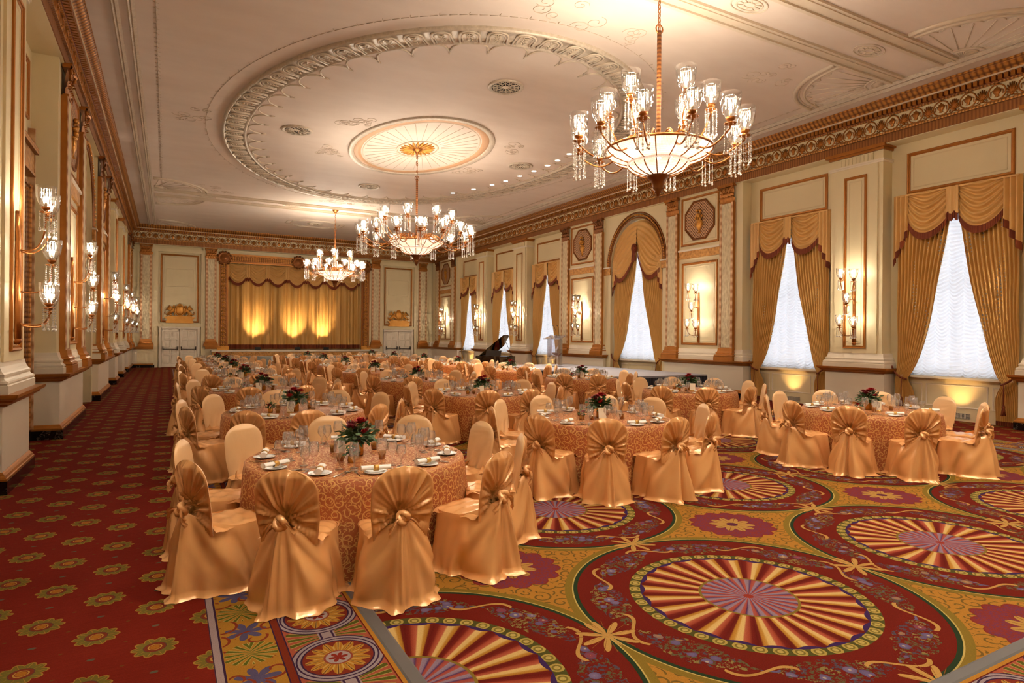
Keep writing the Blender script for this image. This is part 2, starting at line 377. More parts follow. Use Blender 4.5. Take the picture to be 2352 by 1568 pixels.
def mat_border(mode):
    """u runs across the border from its outer edge, t along it"""
    m, p = begin('carpet_border_' + mode); x, y, z = position()
    if mode == 'west': u = x - .24; t = y
    elif mode == 'east': u = (2*CX-.24) - x; t = y
    else: u = .90 - (1.78 - y); t = x - 3.3
    G = C(196, 138, 50)
    c = mixc(u > .055, C(72, 44, 70), G); c = mixc(u < .043, c, C(190, 164, 156)); c = mixc(u < .006, c, C(80, 56, 72))
    lt = (fr(t/.60)-.5)*.60; lx = u - .20
    r = hyp(lx, lt*1.1); th = at2(lt, ab(lx)+.02)
    lf = (r < .15)*(u > .06)*(u < .345); stripe = sn(th*16.0)
    c = mixc(lf*(stripe > -.2), c, C(206, 184, 100)); c = mixc(lf*(stripe > .35), c, C(110, 112, 36))
    lt2 = (fr(t/.60+.5)-.5)*.60; r2 = hyp(lx, lt2); th2 = at2(lt2, lx)
    c = mixc((r2 < .04+ab(cs(th2*3.5))*.085)*(u > .06)*(u < .345), c, C(104, 92, 120))
    scr, _, _ = curls(u, t, 5.0, 1.0, .08); c = mixc(scr*band(u, .06, .345)*(1.0-lf), c, C(158, 66, 40))
    c = mixc(u > .345, c, C(72, 44, 70)); c = mixc(u > .353, c, C(140, 54, 32)); c = mixc(u > .392, c, C(72, 44, 70))
    sal = C(188, 96, 66); c = mixc(u > .40, c, sal)
    rt = (fr((t-3.62)/.60+.5)-.5)*.60; rx = u - .635; rr = hyp(rx, rt); tt = at2(rt, rx)
    # leaves in the corners between the rosettes
    ct = (fr((t-3.62)/.60)-.5)*.60; cx_ = ab(rx)-.14; cl = hyp(cx_*.75, ct); st = sn(at2(ct, cx_+.16)*20.0)
    lfc = (cl < .125)*band(u, .41, .86); c = mixc(lfc*(st > -.3), c, C(196, 176, 92)); c = mixc(lfc*(st > .25), c, C(104, 102, 36))
    c = mixc((ab(rx) < .05)*band(u, .40, .86), c, C(180, 156, 150)); c = mixc((ab(ab(rx)-.035) < .006)*band(u, .40, .86), c, C(72, 44, 70))
    in2 = band(u, .40, .875)
    c = mixc((rr < .262)*in2, c, C(72, 44, 70)); c = mixc((rr < .252)*in2, c, C(178, 158, 156)); c = mixc(band(rr, .222, .232)*in2, c, C(72, 44, 70)); c = mixc((rr < .206)*in2, c, C(72, 44, 70)); c = mixc((rr < .196)*in2, c, C(146, 56, 38))
    pet = .13 + ab(cs(tt*7.0))*.055; c = mixc((rr < pet)*in2, c, mixc(ab(sn(tt*14.0)), C(232, 190, 96), C(196, 130, 40))); c = mixc((rr < pet)*(ab(sn(tt*7.0)) < .14)*in2, c, C(120, 74, 40))
    c = mixc((rr < .082)*in2, c, C(170, 84, 60)); c = mixc((rr < .07)*in2, c, C(190, 168, 160)); c = mixc((rr < .02+ab(cs(tt*3.0))*.035)*in2, c, C(160, 52, 38))
    c = mixc(u > .868, c, C(120, 40, 26)); c = mixc(u > .876, c, C(206, 142, 52))
    pset(p, pile(c, x, y), .95, 0, .05); return m
MT['aisle'] = mat_aisle(); MT['field'] = mat_field()
for k in ('west', 'east', 'south'): MT['border_'+k] = mat_border(k)
MT['rubber'] = simple('grey_floor_strip', C(88, 84, 80), .45, var=.08)

# ---- fabrics
def fabric(name, a, b, rough, spec, sheen, metal=0.0, wrinkle=.0, ns=2.0, aniso=0):
    m, p = begin(name); x, y, z = coord('Object'); n = noise(vec(x, y, z), ns, 3)
    bump = noise(vec(x, y, z*.5), 9, 3, .6) if wrinkle else None
    pset(p, mixc(n, a, b), rough, metal, spec, sheen=sheen, bump=bump, bstr=wrinkle, bdist=.02, aniso=aniso); return m
MT['satin'] = fabric('champagne_gold_satin', C(232, 165, 99), C(244, 186, 122), .24, 1.0, .0, .26, .13, 3)
MT['satin_face'] = fabric('champagne_gold_satin_smooth', C(234, 186, 130), C(242, 200, 148), .38, .6, .0, .06, .10, 2)
m, p = begin('gold_curtain_silk'); x, y, z = position(); n = noise(vec(x*14.0, y*14.0, z*.25), 2, 2)
pset(p, mixc(n, C(206, 156, 82), C(230, 184, 108)), .5, .05, .4); MT['curtain'] = m
MT['swag'] = fabric('gold_swag_silk', C(218, 166, 92), C(236, 188, 116), .40, .5, .0, .08)
m, p = begin('maroon_bullion_fringe'); x, y, z = position(); s = ab(fr((x+y)*42.0)-.5)*2.0
pset(p, mixc(s, C(92, 34, 20), C(156, 78, 44)), .7, 0, .3, bump=s, bstr=.6, bdist=.01); MT['fringe'] = m
def mat_sheer():
    m, p = begin('white_austrian_sheer'); NT.nodes.remove(p); x, y, z = position()
    d = NT.nodes.new('ShaderNodeBsdfDiffuse'); d.inputs[0].default_value = (.82, .83, .86, 1)
    t = NT.nodes.new('ShaderNodeBsdfTranslucent'); t.inputs[0].default_value = (.86, .87, .92, 1)
    mi = NT.nodes.new('ShaderNodeMixShader'); mi.inputs[0].default_value = .55
    NT.links.new(d.outputs[0], mi.inputs[1]); NT.links.new(t.outputs[0], mi.inputs[2]); NT.links.new(mi.outputs[0], NT.nodes['Material Output'].inputs[0]); return m
MT['sheer'] = mat_sheer()
m, p = begin('rust_damask_cloth')
uvn = NT.nodes.new('ShaderNodeUVMap'); sp = NT.nodes.new('ShaderNodeSeparateXYZ'); NT.links.new(uvn.outputs[0], sp.inputs[0])
x, y = E(sp.outputs[0]), E(sp.outputs[1])
c1, r_, t_ = curls(x, y, 10.0, 1.25, .105); c2, _, _ = curls(x+3.3, y+1.7, 15.0, 1.0, .09); dots = noise(vec(x, y, 0.0), 46, 2)
sc = mx(c1, mx(c2*.85, (dots > .63)*.6)); weave = noise(vec(x*2.0, y*2.0, 0.0), 3, 2)
pset(p, mixc(sc, mixc(weave, C(152, 78, 38), C(178, 98, 54)), C(218, 168, 98)), mixf(sc, .62, .38), mixf(sc, .0, .2),   .45, sheen=.0, bump=sc, bstr=.15, bdist=.004); MT['damask'] = m
MT['linen'] = simple('white_linen', C(244, 238, 228), .8, var=.03, nscale=20)
MT['china'] = simple('white_china', C(246, 242, 236), .12, var=0)
MT['ring'] = simple('gold_filigree', C(206, 158, 78), .35, .5, var=.3, nscale=60)
MT['steel'] = simple('polished_cutlery', C(214, 206, 196), .16, 1.0, var=.03)
MT['glass'] = glassy('clear_crystal_glass', (.985, .985, .985), .06, .50, (1, 1, 1), .045, 1.7)
MT['shade'] = glassy('clear_lamp_glass', (.985, .98, .965), .03, .5, (1, .96, .9), .008)
MT['crystal'] = simple('cut_crystal', C(236, 230, 222), .05, 0, 1.0, var=0)
MT['prism'] = simple('prism_rods', C(140, 132, 122), .06, 0, 1.0, var=0)
MT['amber'] = glassy('amber_votive_glass', (.86, .62, .36), .06, .35, C(196, 132, 58), .4)
MT['acrylic'] = glassy('clear_acrylic', (.93, .93, .97), .04, .45, (.8, .8, .86), .06)
MT['pane'] = glassy('window_glass', (.95, .97, .97), .01, .2)
MT['candle'] = simple('ivory_candle_sleeve', C(244, 230, 206), .5, var=0)
MT['bulb'] = emis('lit_bulb', (1.0, .88, .68), 12)
MT['downlight'] = emis('lit_downlight', (1, .95, .86), 4)
m, p = begin('beaded_crystal_bowl'); x, y, z = coord('Object'); ang = at2(y, x); b = ab(fr(ang*34.0)-.5)*2.0; b2 = ab(fr(z*60.0)-.5)*2.0
cc = mixc(b*b2, C(206, 178, 150), C(255, 240, 222)); NT.nodes.remove(p)
_tl = NT.nodes.new('ShaderNodeBsdfTranslucent'); NT.links.new(cc.k, _tl.inputs[0]); _tp = NT.nodes.new('ShaderNodeBsdfTransparent'); _em = NT.nodes.new('ShaderNodeEmission'); NT.links.new(cc.k, _em.inputs[0]); _em.inputs[1].default_value = .40
_m1 = NT.nodes.new('ShaderNodeMixShader'); _m1.inputs[0].default_value = .45; NT.links.new(_tl.outputs[0], _m1.inputs[1]); NT.links.new(_tp.outputs[0], _m1.inputs[2])
_ad = NT.nodes.new('ShaderNodeAddShader'); NT.links.new(_m1.outputs[0], _ad.inputs[0]); NT.links.new(_em.outputs[0], _ad.inputs[1]); NT.links.new(_ad.outputs[0], NT.nodes['Material Output'].inputs[0])
m.cycles.emission_sampling = 'NONE'; MT['bowl'] = m
MT['brass'] = simple('aged_brass', C(176, 112, 56), .32, .8, var=.12, nscale=12)
MT['brass_dark'] = simple('dark_brass', C(126, 76, 36), .36, .8, var=.12, nscale=12)
m, p = begin('gathered_velvet_sleeve'); x, y, z = position(); s = sn(z*95.0)*.5+.5; pset(p, mixc(s, C(112, 62, 26), C(176, 112, 58)), .6, .1, .4, bump=s, bstr=.5, bdist=.01); MT['sleeve'] = m
MT['petal'] = simple('crimson_petals', C(178, 22, 36), .6, var=.35, nscale=40)
MT['petal2'] = simple('burgundy_petals', C(128, 26, 42), .6, var=.35, nscale=40)
MT['leaf'] = simple('eucalyptus_leaves', C(84, 106, 72), .55, var=.35, nscale=26)
MT['leaf2'] = simple('fern_green_leaves', C(66, 96, 44), .55, var=.35, nscale=26)
MT['vase'] = simple('mercury_gold_vase', C(196, 136, 54), .25, .6, var=.35, nscale=50)
MT['card'] = simple('ivory_card', C(240, 226, 200), .6, var=.02)
MT['ink'] = simple('brown_ink', C(110, 84, 64), .7, var=0)
MT['lacquer'] = simple('black_piano_lacquer', C(18, 14, 12), .06, var=0, coat=.6)
MT['ivory'] = simple('piano_key_ivory', C(240, 234, 222), .25, var=0)
MT['felt'] = simple('dark_felt', C(36, 28, 24), .9, var=.1)
MT['soundboard'] = simple('piano_iron_frame', C(176, 130, 62), .4, .4, var=.1)
MT['skirt'] = fabric('navy_stage_skirt', C(26, 24, 34), C(38, 36, 48), .7, .3, .3)
MT['deck'] = simple('grey_stage_carpet', C(150, 146, 152), .85, var=.06, nscale=8)
MT['black'] = simple('black_metal', C(22, 20, 20), .45, .2, var=0)
MT['mirror'] = simple('aged_mirror', C(190, 176, 150), .08, .9, var=.05)
MT['stage_wood'] = simple('grey_stage_panel', C(150, 150, 140), .6, var=.05)
MT['bronze'] = simple('bronze_bar', C(60, 48, 38), .35, .7, var=0)
# ------------------------------------------------------------------ wall frames: s along the wall, d out of it, z up
def fR(s, d, z): return (XR - d, s, z)
def fL(s, d, z): return (XL + d, s, z)
def fB(s, d, z): return (s, YB - d, z)
def fF(s, d, z): return (s, YF + d, z)
def wbox(mb, fr_, s0, s1, d0, d1, z0, z1):
    a = fr_(s0, d0, z0); b = fr_(s1, d1, z1); return mb.box(a[0], b[0], a[1], b[1], z0, z1)
def frame_rect(mb, fr_, s0, s1, z0, z1, d, w=.07, t=.035):
    """mitred picture moulding with a stepped, rounded profile"""
    prof = [(0, 0), (0, t*.7), (w*.2, t), (w*.5, t*.8), (w*.55, t*.45), (w*.85, t*.5), (w, t*.2), (w, 0)]
    vs = []
    for o, h in prof:
        for a, b in ((s0+o, z0+o), (s1-o, z0+o), (s1-o, z1-o), (s0+o, z1-o)): vs.append(fr_(a, d+h, b))
    fs = []
    for j in range(len(prof)-1):
        for i in range(4): k = (i+1) % 4; fs.append((j*4+i, j*4+k, (j+1)*4+k, (j+1)*4+i))
    return mb.add(vs, fs)
def steps(mb, fr_, s0, s1, prof, d_in=0):
    """a moulding run: prof is a list of (z0, z1, d, extra length at each end)"""
    for z0, z1, d, e in prof: wbox(mb, fr_, s0-e, s1+e, d_in, d, z0, z1)
    return mb

def mould(mb, fr_, s0, s1, prof, d_in=0):
    """a moulded course wrapped round the front and both ends: prof lists (z, d, extra length)"""
    vs = []
    for z, d, e in prof: vs += [fr_(s0-e, d_in, z), fr_(s0-e, d, z), fr_(s1+e, d, z), fr_(s1+e, d_in, z)]
    n = len(prof); fs = [(j*4+i, j*4+i+1, (j+1)*4+i+1, (j+1)*4+i) for j in range(n-1) for i in range(3)]
    fs += [(0, 1, 2, 3), ((n-1)*4, (n-1)*4+1, (n-1)*4+2, (n-1)*4+3)]
    return mb.add(vs, fs)
# floor and carpets
FX0, FX1, FY0, FY1 = 1.23, 2*CX-1.23, 1.86, 37.2
floor_o = MB()
def quad(mb, x0, x1, y0, y1, z): return mb.add([(x0, y0, z), (x1, y0, z), (x1, y1, z), (x0, y1, z)], [(0, 1, 2, 3)])
for q in ((XL-.2, .24, YF-.2, YB+1), (2*CX-.24, XR+.2, YF-.2, YB+1), (.24, 2*CX-.24, FY1, YB+1), (.24, 2*CX-.24, YF-.2, .85)): quad(floor_o, *q, 0)
floor_o = struct(floor_o.build('floor', MT['aisle']), 'crimson aisle carpet with gold flowers')
quad(MB(), .24, 1.14, 1.78, FY1, 0).build('carpet_border', MT['border_west'], floor_o)
quad(MB(), 2*CX-1.14, 2*CX-.24, 1.78, FY1, 0).build('carpet_border', MT['border_east'], floor_o)
quad(MB(), .24, 2*CX-.24, .85, 1.78, 0).build('carpet_border', MT['border_south'], floor_o)
quad(MB(), FX0, FX1, FY0, FY1, 0).build('carpet_field', MT['field'], floor_o)
def strip(x0, x1, y0, y1, alongx):
    mb = MB()
    if alongx: pr = [(y0, .0), (y0+.012, .006), (y1-.012, .006), (y1, 0)]; mb.add([(x, y, z) for y, z in pr for x in (x0, x1)], [(2*i, 2*i+1, 2*i+3, 2*i+2) for i in range(3)])
    else: pr = [(x0, .0), (x0+.012, .006), (x1-.012, .006), (x1, 0)]; mb.add([(x, y, z) for x, z in pr for y in (y0, y1)], [(2*i, 2*i+1, 2*i+3, 2*i+2) for i in range(3)])
    return mb
strip(1.14, FX0, 1.78, FY1, False).build('floor_strip', MT['rubber'], floor_o)
strip(FX1, 2*CX-1.14, 1.78, FY1, False).build('floor_strip', MT['rubber'], floor_o)
strip(FX0, FX1, 1.78, FY0, True).build('floor_strip', MT['rubber'], floor_o)

# ---------------- long walls
WOP = 1.05; SILL = 1.0; HEAD = 5.3        # window opening half width, sill and head heights
ARCH_R, ARCH_SPRING = 1.50, 4.62
walls = {}
for nm, fr_, win in (('right', fR, True), ('left', fL, False)):
    cs_ = sorted(WIN + [CY])
    mb = MB(); s = YF-.2
    if win:
        for c in cs_:
            w = WOP if c != CY else 1.2
            wbox(mb, fr_, s, c-w, -.25, 0, 0, ZC); wbox(mb, fr_, c-w, c+w, -.25, 0, 0, SILL); wbox(mb, fr_, c-w, c+w, -.25, 0, HEAD if c != CY else 6.3, ZC); s = c+w
    wbox(mb, fr_, s, YB+.2, -.25, 0, 0, ZC)
    walls[nm] = struct(mb.build('wall_'+nm, MT['cream']), 'cream panelled ballroom wall with gilded mouldings on the %s' % nm)
# stage wall: opening for the stage curtain
PX0, PX1, PZ0, PZ1 = CX-3.86, CX+3.86, .95, 5.95
mb = MB(); wbox(mb, fB, XL-.25, PX0, -.25, 0, 0, ZC); wbox(mb, fB, PX1, XR+.25, -.25, 0, 0, ZC); wbox(mb, fB, PX0, PX1, -.25, 0, PZ1, ZC); wbox(mb, fB, PX0, PX1, -.25, 0, 0, PZ0)
wallB = struct(mb.build('wall_back', MT['cream']), 'cream stage wall with doors and proscenium')
mb = MB(); wbox(mb, fB, PX0-.3, PX1+.3, -1.6, -1.5, 0, ZC); wbox(mb, fB, PX0-.35, PX0-.25, -1.5, -.25, 0, ZC); wbox(mb, fB, PX1+.25, PX1+.35, -1.5, -.25, 0, ZC); wbox(mb, fB, PX0-.3, PX1+.3, -1.6, -.25, ZC-.1, ZC)
struct(mb.build('wall_stage', MT['cream']), 'plain wall behind the stage curtain')
mb = MB(); wbox(mb, fF, XL-.25, XR+.25, -.25, 0, 0, ZC); wallF = struct(mb.build('wall_front', MT['cream']), 'cream wall behind the viewer')

RAILP = [(1.0, .45, -.05), (1.005, .485, -.015), (1.025, .49, -.01), (1.03, .515, .015), (1.05, .545, .045), (1.075, .555, .055), (1.08, .575, .075), (1.10, .60, .10), (1.14, .605, .105)]
PLINP = [(0, .155, .50, 0)]
PGOLD = [(.155, .495, -.005), (.18, .495, -.005), (.19, .485, -.015), (.215, .475, -.025), (.235, .455, -.045), (.25, .445, -.055)]
CBASE = [(1.14, .50, .10), (1.235, .50, .10), (1.245, .485, .085), (1.265, .495, .095), (1.285, .49, .09), (1.30, .465, .065), (1.325, .445, .045), (1.34, .455, .055), (1.365, .455, .055), (1.38, .435, .035), (1.41, .42, .02), (1.45, .405, .01), (1.50, .395, .005)]
def lower(fr_, wall, s0, s1, cream_base=True):
    steps(MB(), fr_, s0, s1, PLINP).build('plinth', MT['marble'], wall)
    mould(MB(), fr_, s0, s1, PGOLD).build('plinth_moulding', MT['gold'], wall)
    wbox(MB(), fr_, s0+.06, s1-.06, 0, D_DADO, .245, 1.0).build('dado', MT['white'], wall)
    mould(MB(), fr_, s0+.02, s1-.02, RAILP).build('chair_rail', MT['gold'], wall)
    if cream_base: mould(MB(), fr_, s0+.12, s1-.12, CBASE).build('base_moulding', MT['white'], wall)

def leafgrid(mb, fn, w, h, curl, n=4):
    """a curling acanthus leaf: fn maps (across, out, up)"""
    def g(u, v):
        ww = w*(.55+.6*sin(pi*min(v*1.15, 1)))*(1-.55*v*v); a = (u-.5)*2; o = .012 + curl*v*v*v + .012*cos(a*pi*.5) - .01*abs(sin(a*pi*2)); z = h*(v - .28*v*v*v*v) - .02*a*a
        return fn(a*ww*.5, o, z)
    mb.grid(g, n, 6)
def capital_mesh():
    """Corinthian pilaster capital, .62 wide, .58 high, local x across, y out, z up"""
    mb = MB()
    mb.grid(lambda u, v: ((u-.5)*(.50+.10*v*v), .02+.05*v*v, .04+v*.44), 8, 5)
    mb.box(-.26, .26, 0, .09, 0, .04)
    for k in range(5): leafgrid(mb, lambda a, o, z, k=k: ((k-2)*.12+a, .03+o, .04+z), .15, .22, .07)
    for k in range(4): leafgrid(mb, lambda a, o, z, k=k: ((k-1.5)*.13+a, .045+o, .16+z), .15, .22, .08)
    for sx in (-1, 1):
        pts = [(sx*(.10+.16*t), .09+.03*t, .28+.20*t) for t in (0, .5, 1)] + [(sx*(.235+.05*(1-t*.8)*cos(1.4-t*7)), .13, .455+.05*(1-t*.8)*sin(1.4-t*7)) for t in [i/14 for i in range(15)]]
        mb.tube(pts, .018, 6)
        pts = [(sx*(.02+.06*t), .09, .30+.14*t) for t in (0, .5, 1)] + [(sx*(.06+.03*(1-t*.8)*cos(1.2+t*6)), .11, .44+.03*(1-t*.8)*sin(1.2+t*6)) for t in [i/10 for i in range(11)]]
        mb.tube(pts, .012, 5)
    mb.grid(lambda u, v: ((u-.5)*.64, .15-.05*sin(pi*u)+.02*v, .50+v*.04), 10, 1); mb.box(-.32, .32, 0, .12, .50, .54); mb.box(-.31, .31, 0, .15, .54, .58)
    mb.ball((0, .13, .52), .035, 8, 5)
    return mb
CAP = capital_mesh().mesh('capital', MT['gold'])
CAP_D = capital_mesh().mesh('capital', MT['gold_dark'])
def cap_at(fr_, s, d, z, wall, mesh):
    o = put('capital', mesh, wall)
    a = Vector(fr_(s, d, z)); e1 = Vector(fr_(s+1, d, z)) - a; e2 = Vector(fr_(s, d+1, z)) - a
    o.matrix_local = Matrix(((e1.x, e2.x, 0, a.x), (e1.y, e2.y, 0, a.y), (0, 0, 1, a.z), (0, 0, 0, 1))); return o
PBASE = [(1.14, .60, .10), (1.26, .60, .10), (1.27, .585, .085), (1.29, .595, .095), (1.32, .585, .085), (1.335, .555, .055), (1.36, .545, .045), (1.375, .555, .055), (1.40, .55, .05), (1.415, .525, .025), (1.45, .51, .015), (1.54, .50, .01)]
def pilaster(fr_, wall, s, hw=.28, cap=None, d0=D_PIER, mat_side='gold'):
    sh = wbox(MB(), fr_, s-hw, s+hw, d0, d0+.09, 1.5, 6.13).build('pilaster', MT[mat_side], wall)
    wbox(MB(), fr_, s-hw+.10, s+hw-.10, d0, d0+.096, 1.56, 6.1).build('relief_panel', MT['relief'], sh)
    for k in (-1, 1):
        c = s+k*(hw-.055); wbox(MB(), fr_, c-.04, c+.04, d0, d0+.104, 1.54, 6.12).build('guilloche_strip', MT['guilloche'], sh)
    pb = [(a, d-.38+d0, e) for a, d, e in PBASE]
    mould(MB(), fr_, s-hw, s+hw, pb, d0*.5).build('pilaster_base', MT['gold'], wall)
    cap_at(fr_, s, d0+.02, 6.12, wall, cap or CAP)

def urn_relief(mb, fr_, s, d, z0, sc=1.0):
    prof = [(.03, 0), (.10, .02), (.05, .06), (.04, .10), (.11, .20), (.15, .30), (.15, .36), (.12, .40), (.15, .44), (.13, .45)]
    n = 8
    for j in range(len(prof)-1):
        for i in range(n):
            q = []
            for jj, ii in ((j, i), (j, i+1), (j+1, i+1), (j+1, i)):
                a = pi*ii/n; r, z = prof[jj]; q.append(fr_(s+r*cos(a)*sc, d+r*sin(a)*sc*.45, z0+z*sc))
            mb.add(q, [(0, 1, 2, 3)], True)
    rnd = random.Random(5)
    for k in range(26):
        a = rnd.uniform(0, 2*pi); r = rnd.uniform(0, .2)*sc
        p = fr_(s+r*cos(a)*.9, d+.03+rnd.uniform(0, .03), z0+(.62*sc)+r*sin(a)*1.0); mb.ball(p, rnd.uniform(.03, .055)*sc, 6, 4)
    for sx in (-1, 1): mb.tube([fr_(s+sx*(.14+.07*sin(t*pi))*sc, d+.03, z0+(.24+.16*t)*sc) for t in [i/6 for i in range(7)]], .012*sc, 5)
def grille(fr_, wall, s, zc, hw, hh, d):
    cut = hw*.58
    def octg(k): return [(s-hw*k, zc-(hh-cut)*k), (s-(hw-cut)*k, zc-hh*k), (s+(hw-cut)*k, zc-hh*k), (s+hw*k, zc-(hh-cut)*k), (s+hw*k, zc+(hh-cut)*k), (s+(hw-cut)*k, zc+hh*k), (s-(hw-cut)*k, zc+hh*k), (s-hw*k, zc+(hh-cut)*k)]
    g = MB().prism(octg(.96), d, d+.02, lambda a, b, q: fr_(a, q, b)).build('grille', MT['grille'], wall)
    mb = MB()
    rings = [(1.0, 0), (1.0, .035), (.96, .05), (.92, .03), (.90, .02)]
    vs = [fr_(a, d+h, b) for k, h in rings for a, b in octg(k)]
    mb.add(vs, [(j*8+i, j*8+(i+1) % 8, (j+1)*8+(i+1) % 8, (j+1)*8+i) for j in range(4) for i in range(8)]); mb.build('rim', MT['gold_dark'], g)
    mb = MB(); urn_relief(mb, fr_, s, d+.02, zc-.46, .95); mb.build('urn', MT['gold_bright'], g)
def frame(fr_, wall, s0, s1, z0, z1, d, w=.075, t=.035, m='gold', fill=None):
    if s1 < s0: s0, s1 = s1, s0
    o = frame_rect(MB(), fr_, s0, s1, z0, z1, d, w, t).build('panel_frame', MT[m], wall)
    frame_rect(MB(), fr_, s0+w+.06, s1-w-.06, z0+w+.06, z1-w-.06, d, .025, .01).build('inner_moulding', MT['panelfill'], o)
    return o

def pier(fr_, wall, c, hw=.85):
    s0, s1 = c-hw, c+hw
    lower(fr_, wall, s0, s1)
    b = wbox(MB(), fr_, s0+.16, s1-.16, 0, D_PIER, 1.14, 6.72); wbox(b, fr_, s0+.28, s1-.28, 0, D_PIER+.03, 1.5, 6.3); b.build('pier', MT['cream'], wall)
    steps(MB(), fr_, s0+.16, s1-.16, [(6.28, 6.32, .42, .03), (6.32, 6.36, .44, .05)]).build('pier_necking', MT['white'], wall)
    steps(MB(), fr_, s0+.16, s1-.16, [(6.58, 6.64, .44, .04), (6.64, 6.72, .50, .10)]).build('pier_cap', MT['gold'], wall)
    o = frame(fr_, wall, c-.30, c+.30, 1.62, 6.05, D_PIER+.03, .07, .035)
    mb = MB(); wbox(mb, fr_, c-.45, c+.45, D_PIER, D_PIER+.034, 6.36, 6.56)
    for k in range(9): wbox(mb, fr_, c-.42+k*.1, c-.42+k*.1+.035, D_PIER, D_PIER+.044, 6.38, 6.54)
    mb.build('fluted_panel', MT['cream'], wall)
def bay(fr_, wall, s0, s1, pils, panel, cap=None):
    lower(fr_, wall, s0, s1)
    wbox(MB(), fr_, s0+.16, s1-.16, 0, D_PIER, 1.14, 6.72).build('bay', MT['cream'], wall)
    for s in pils: pilaster(fr_, wall, s, .28, cap)
    a, b = panel; c = (a+b)/2; d = D_PIER
    frame(fr_, wall, a+.06, b-.06, 4.98, 6.62, d); frame(fr_, wall, a+.10, b-.10, 1.62, 4.40, d)
    grille(fr_, wall, c, 5.80, (b-a)*.5-.24, .66, d)
    wbox(MB(), fr_, a, b, d, d+.05, 4.55, 4.80).build('gilt_band', MT['arabesque'], wall)
    wbox(MB(), fr_, a-.02, b+.02, d, d+.08, 4.80, 4.86).build('band_ledge', MT['white'], wall)
def niche_panel(fr_, wall, c):
    frame(fr_, wall, c-1.12, c+1.12, 5.42, 6.42, 0.0, .08, .035)
for nm, fr_ in (('right', fR), ('left', fL)):
    w = walls[nm]
    for c in PIER: pier(fr_, w, c)
    s0, s1 = BAY[1]; bay(fr_, w, s0, s1, (s0+.72, s1-.42), (s0+1.04, s1-.74), CAP)
    s0, s1 = BAY[2]; bay(fr_, w, s0, s1, (s0+.42, s1-.72), (s0+.74, s1-1.04), CAP_D)
    s0, s1 = BAY[3]; bay(fr_, w, s0-.3, s1, (s0+.45, s0+2.95), (s0+.80, s0+2.60), CAP_D)
    for c in WIN: niche_panel(fr_, w, c)
    # arched recess in the middle of the wall
    a0, a1 = BAY[1][1]-.16, BAY[2][0]+.16; n = 28; mb = MB(); R = ARCH_R
    arc = [(CY+R*cos(pi-pi*i/n), ARCH_SPRING+R*1.18*sin(pi*i/n)) for i in range(n+1)]
    dA = .30
    for i in range(n):
        (p0, q0), (p1, q1) = arc[i], arc[i+1]
        mb.add([fr_(p0, dA, q0), fr_(p1, dA, q1), fr_(p1, dA, 6.72), fr_(p0, dA, 6.72)], [(0, 1, 2, 3)]); mb.add([fr_(p0, dA, q0), fr_(p1, dA, q1), fr_(p1, 0, q1), fr_(p0, 0, q0)], [(0, 1, 2, 3)], True)
    for a, b in ((a0, CY-R), (CY+R, a1)):
        wbox(mb, fr_, a, b, 0, dA, 0, 6.72)
    mb.build('arch_surround', MT['cream'], w)
    mb = MB()
    for rad, h in ((R+.05, .03), (R+.13, .05), (R+.21, .03)):
        pts = [fr_(CY+rad*cos(pi-pi*i/36), dA+.01, ARCH_SPRING+rad*1.16*sin(pi*i/36)) for i in range(37)]; mb.tube(pts, h, 6)
    ao = mb.build('arch_moulding', MT['gold_dark'], w)
    mb = MB()
    for i in range(61):
        a = pi - pi*i/60; rad = R+.13; mb.ball(fr_(CY+rad*cos(a), dA+.045, ARCH_SPRING+rad*1.16*sin(a)), .038, 6, 4)
    stuff(mb.build('arch_beading', MT['gold_bright'], ao))
    for a, b in ((a0-.1, CY-R+.02), (CY+R-.02, a1+.1)):
        wbox(MB(), fr_, a, b, dA, dA+.06, ARCH_SPRING-.26, ARCH_SPRING).build('impost_band', MT['arabesque'], w); wbox(MB(), fr_, a-.02, b+.03, dA, dA+.10, ARCH_SPRING, ARCH_SPRING+.05).build('impost_ledge', MT['white'], w)
# left wall recesses: gilded console, dark mirror glass in a gilt frame
for c in WIN + [CY]:
    hw = 1.1 if c != CY else 1.25; w = walls['left']
    wbox(MB(), fL, c-hw, c+hw, 0, .02, .3, 4.25).build('mirror_glass', MT['mirror'], w)
    frame(fL, w, c-hw-.08, c+hw+.08, .2, 4.35, .01, .12, .06, 'egg_y')
    mb = MB(); wbox(mb, fL, c-hw, c+hw, 0, .10, 4.50, 4.85); mb.build('console_band', MT['arabesque'], w)
    mb = MB(); wbox(mb, fL, c-hw-.05, c+hw+.05, 0, .16, 4.85, 4.95); wbox(mb, fL, c-hw+.05, c+hw-.05, 0, .13, 4.45, 4.50); mb.build('console_cornice', MT['bead_y'], w)
    wbox(MB(), fL, c-hw-.2, c+hw+.2, 0, .06, 0, .2).build('plinth', MT['marble'], w)
    for k in (-1, 1): wbox(MB(), fL, c+k*(hw+.10)-.03, c+k*(hw+.10)+.03, 0, .10, .2, 5.3).build('guilloche_strip', MT['guilloche'], w)

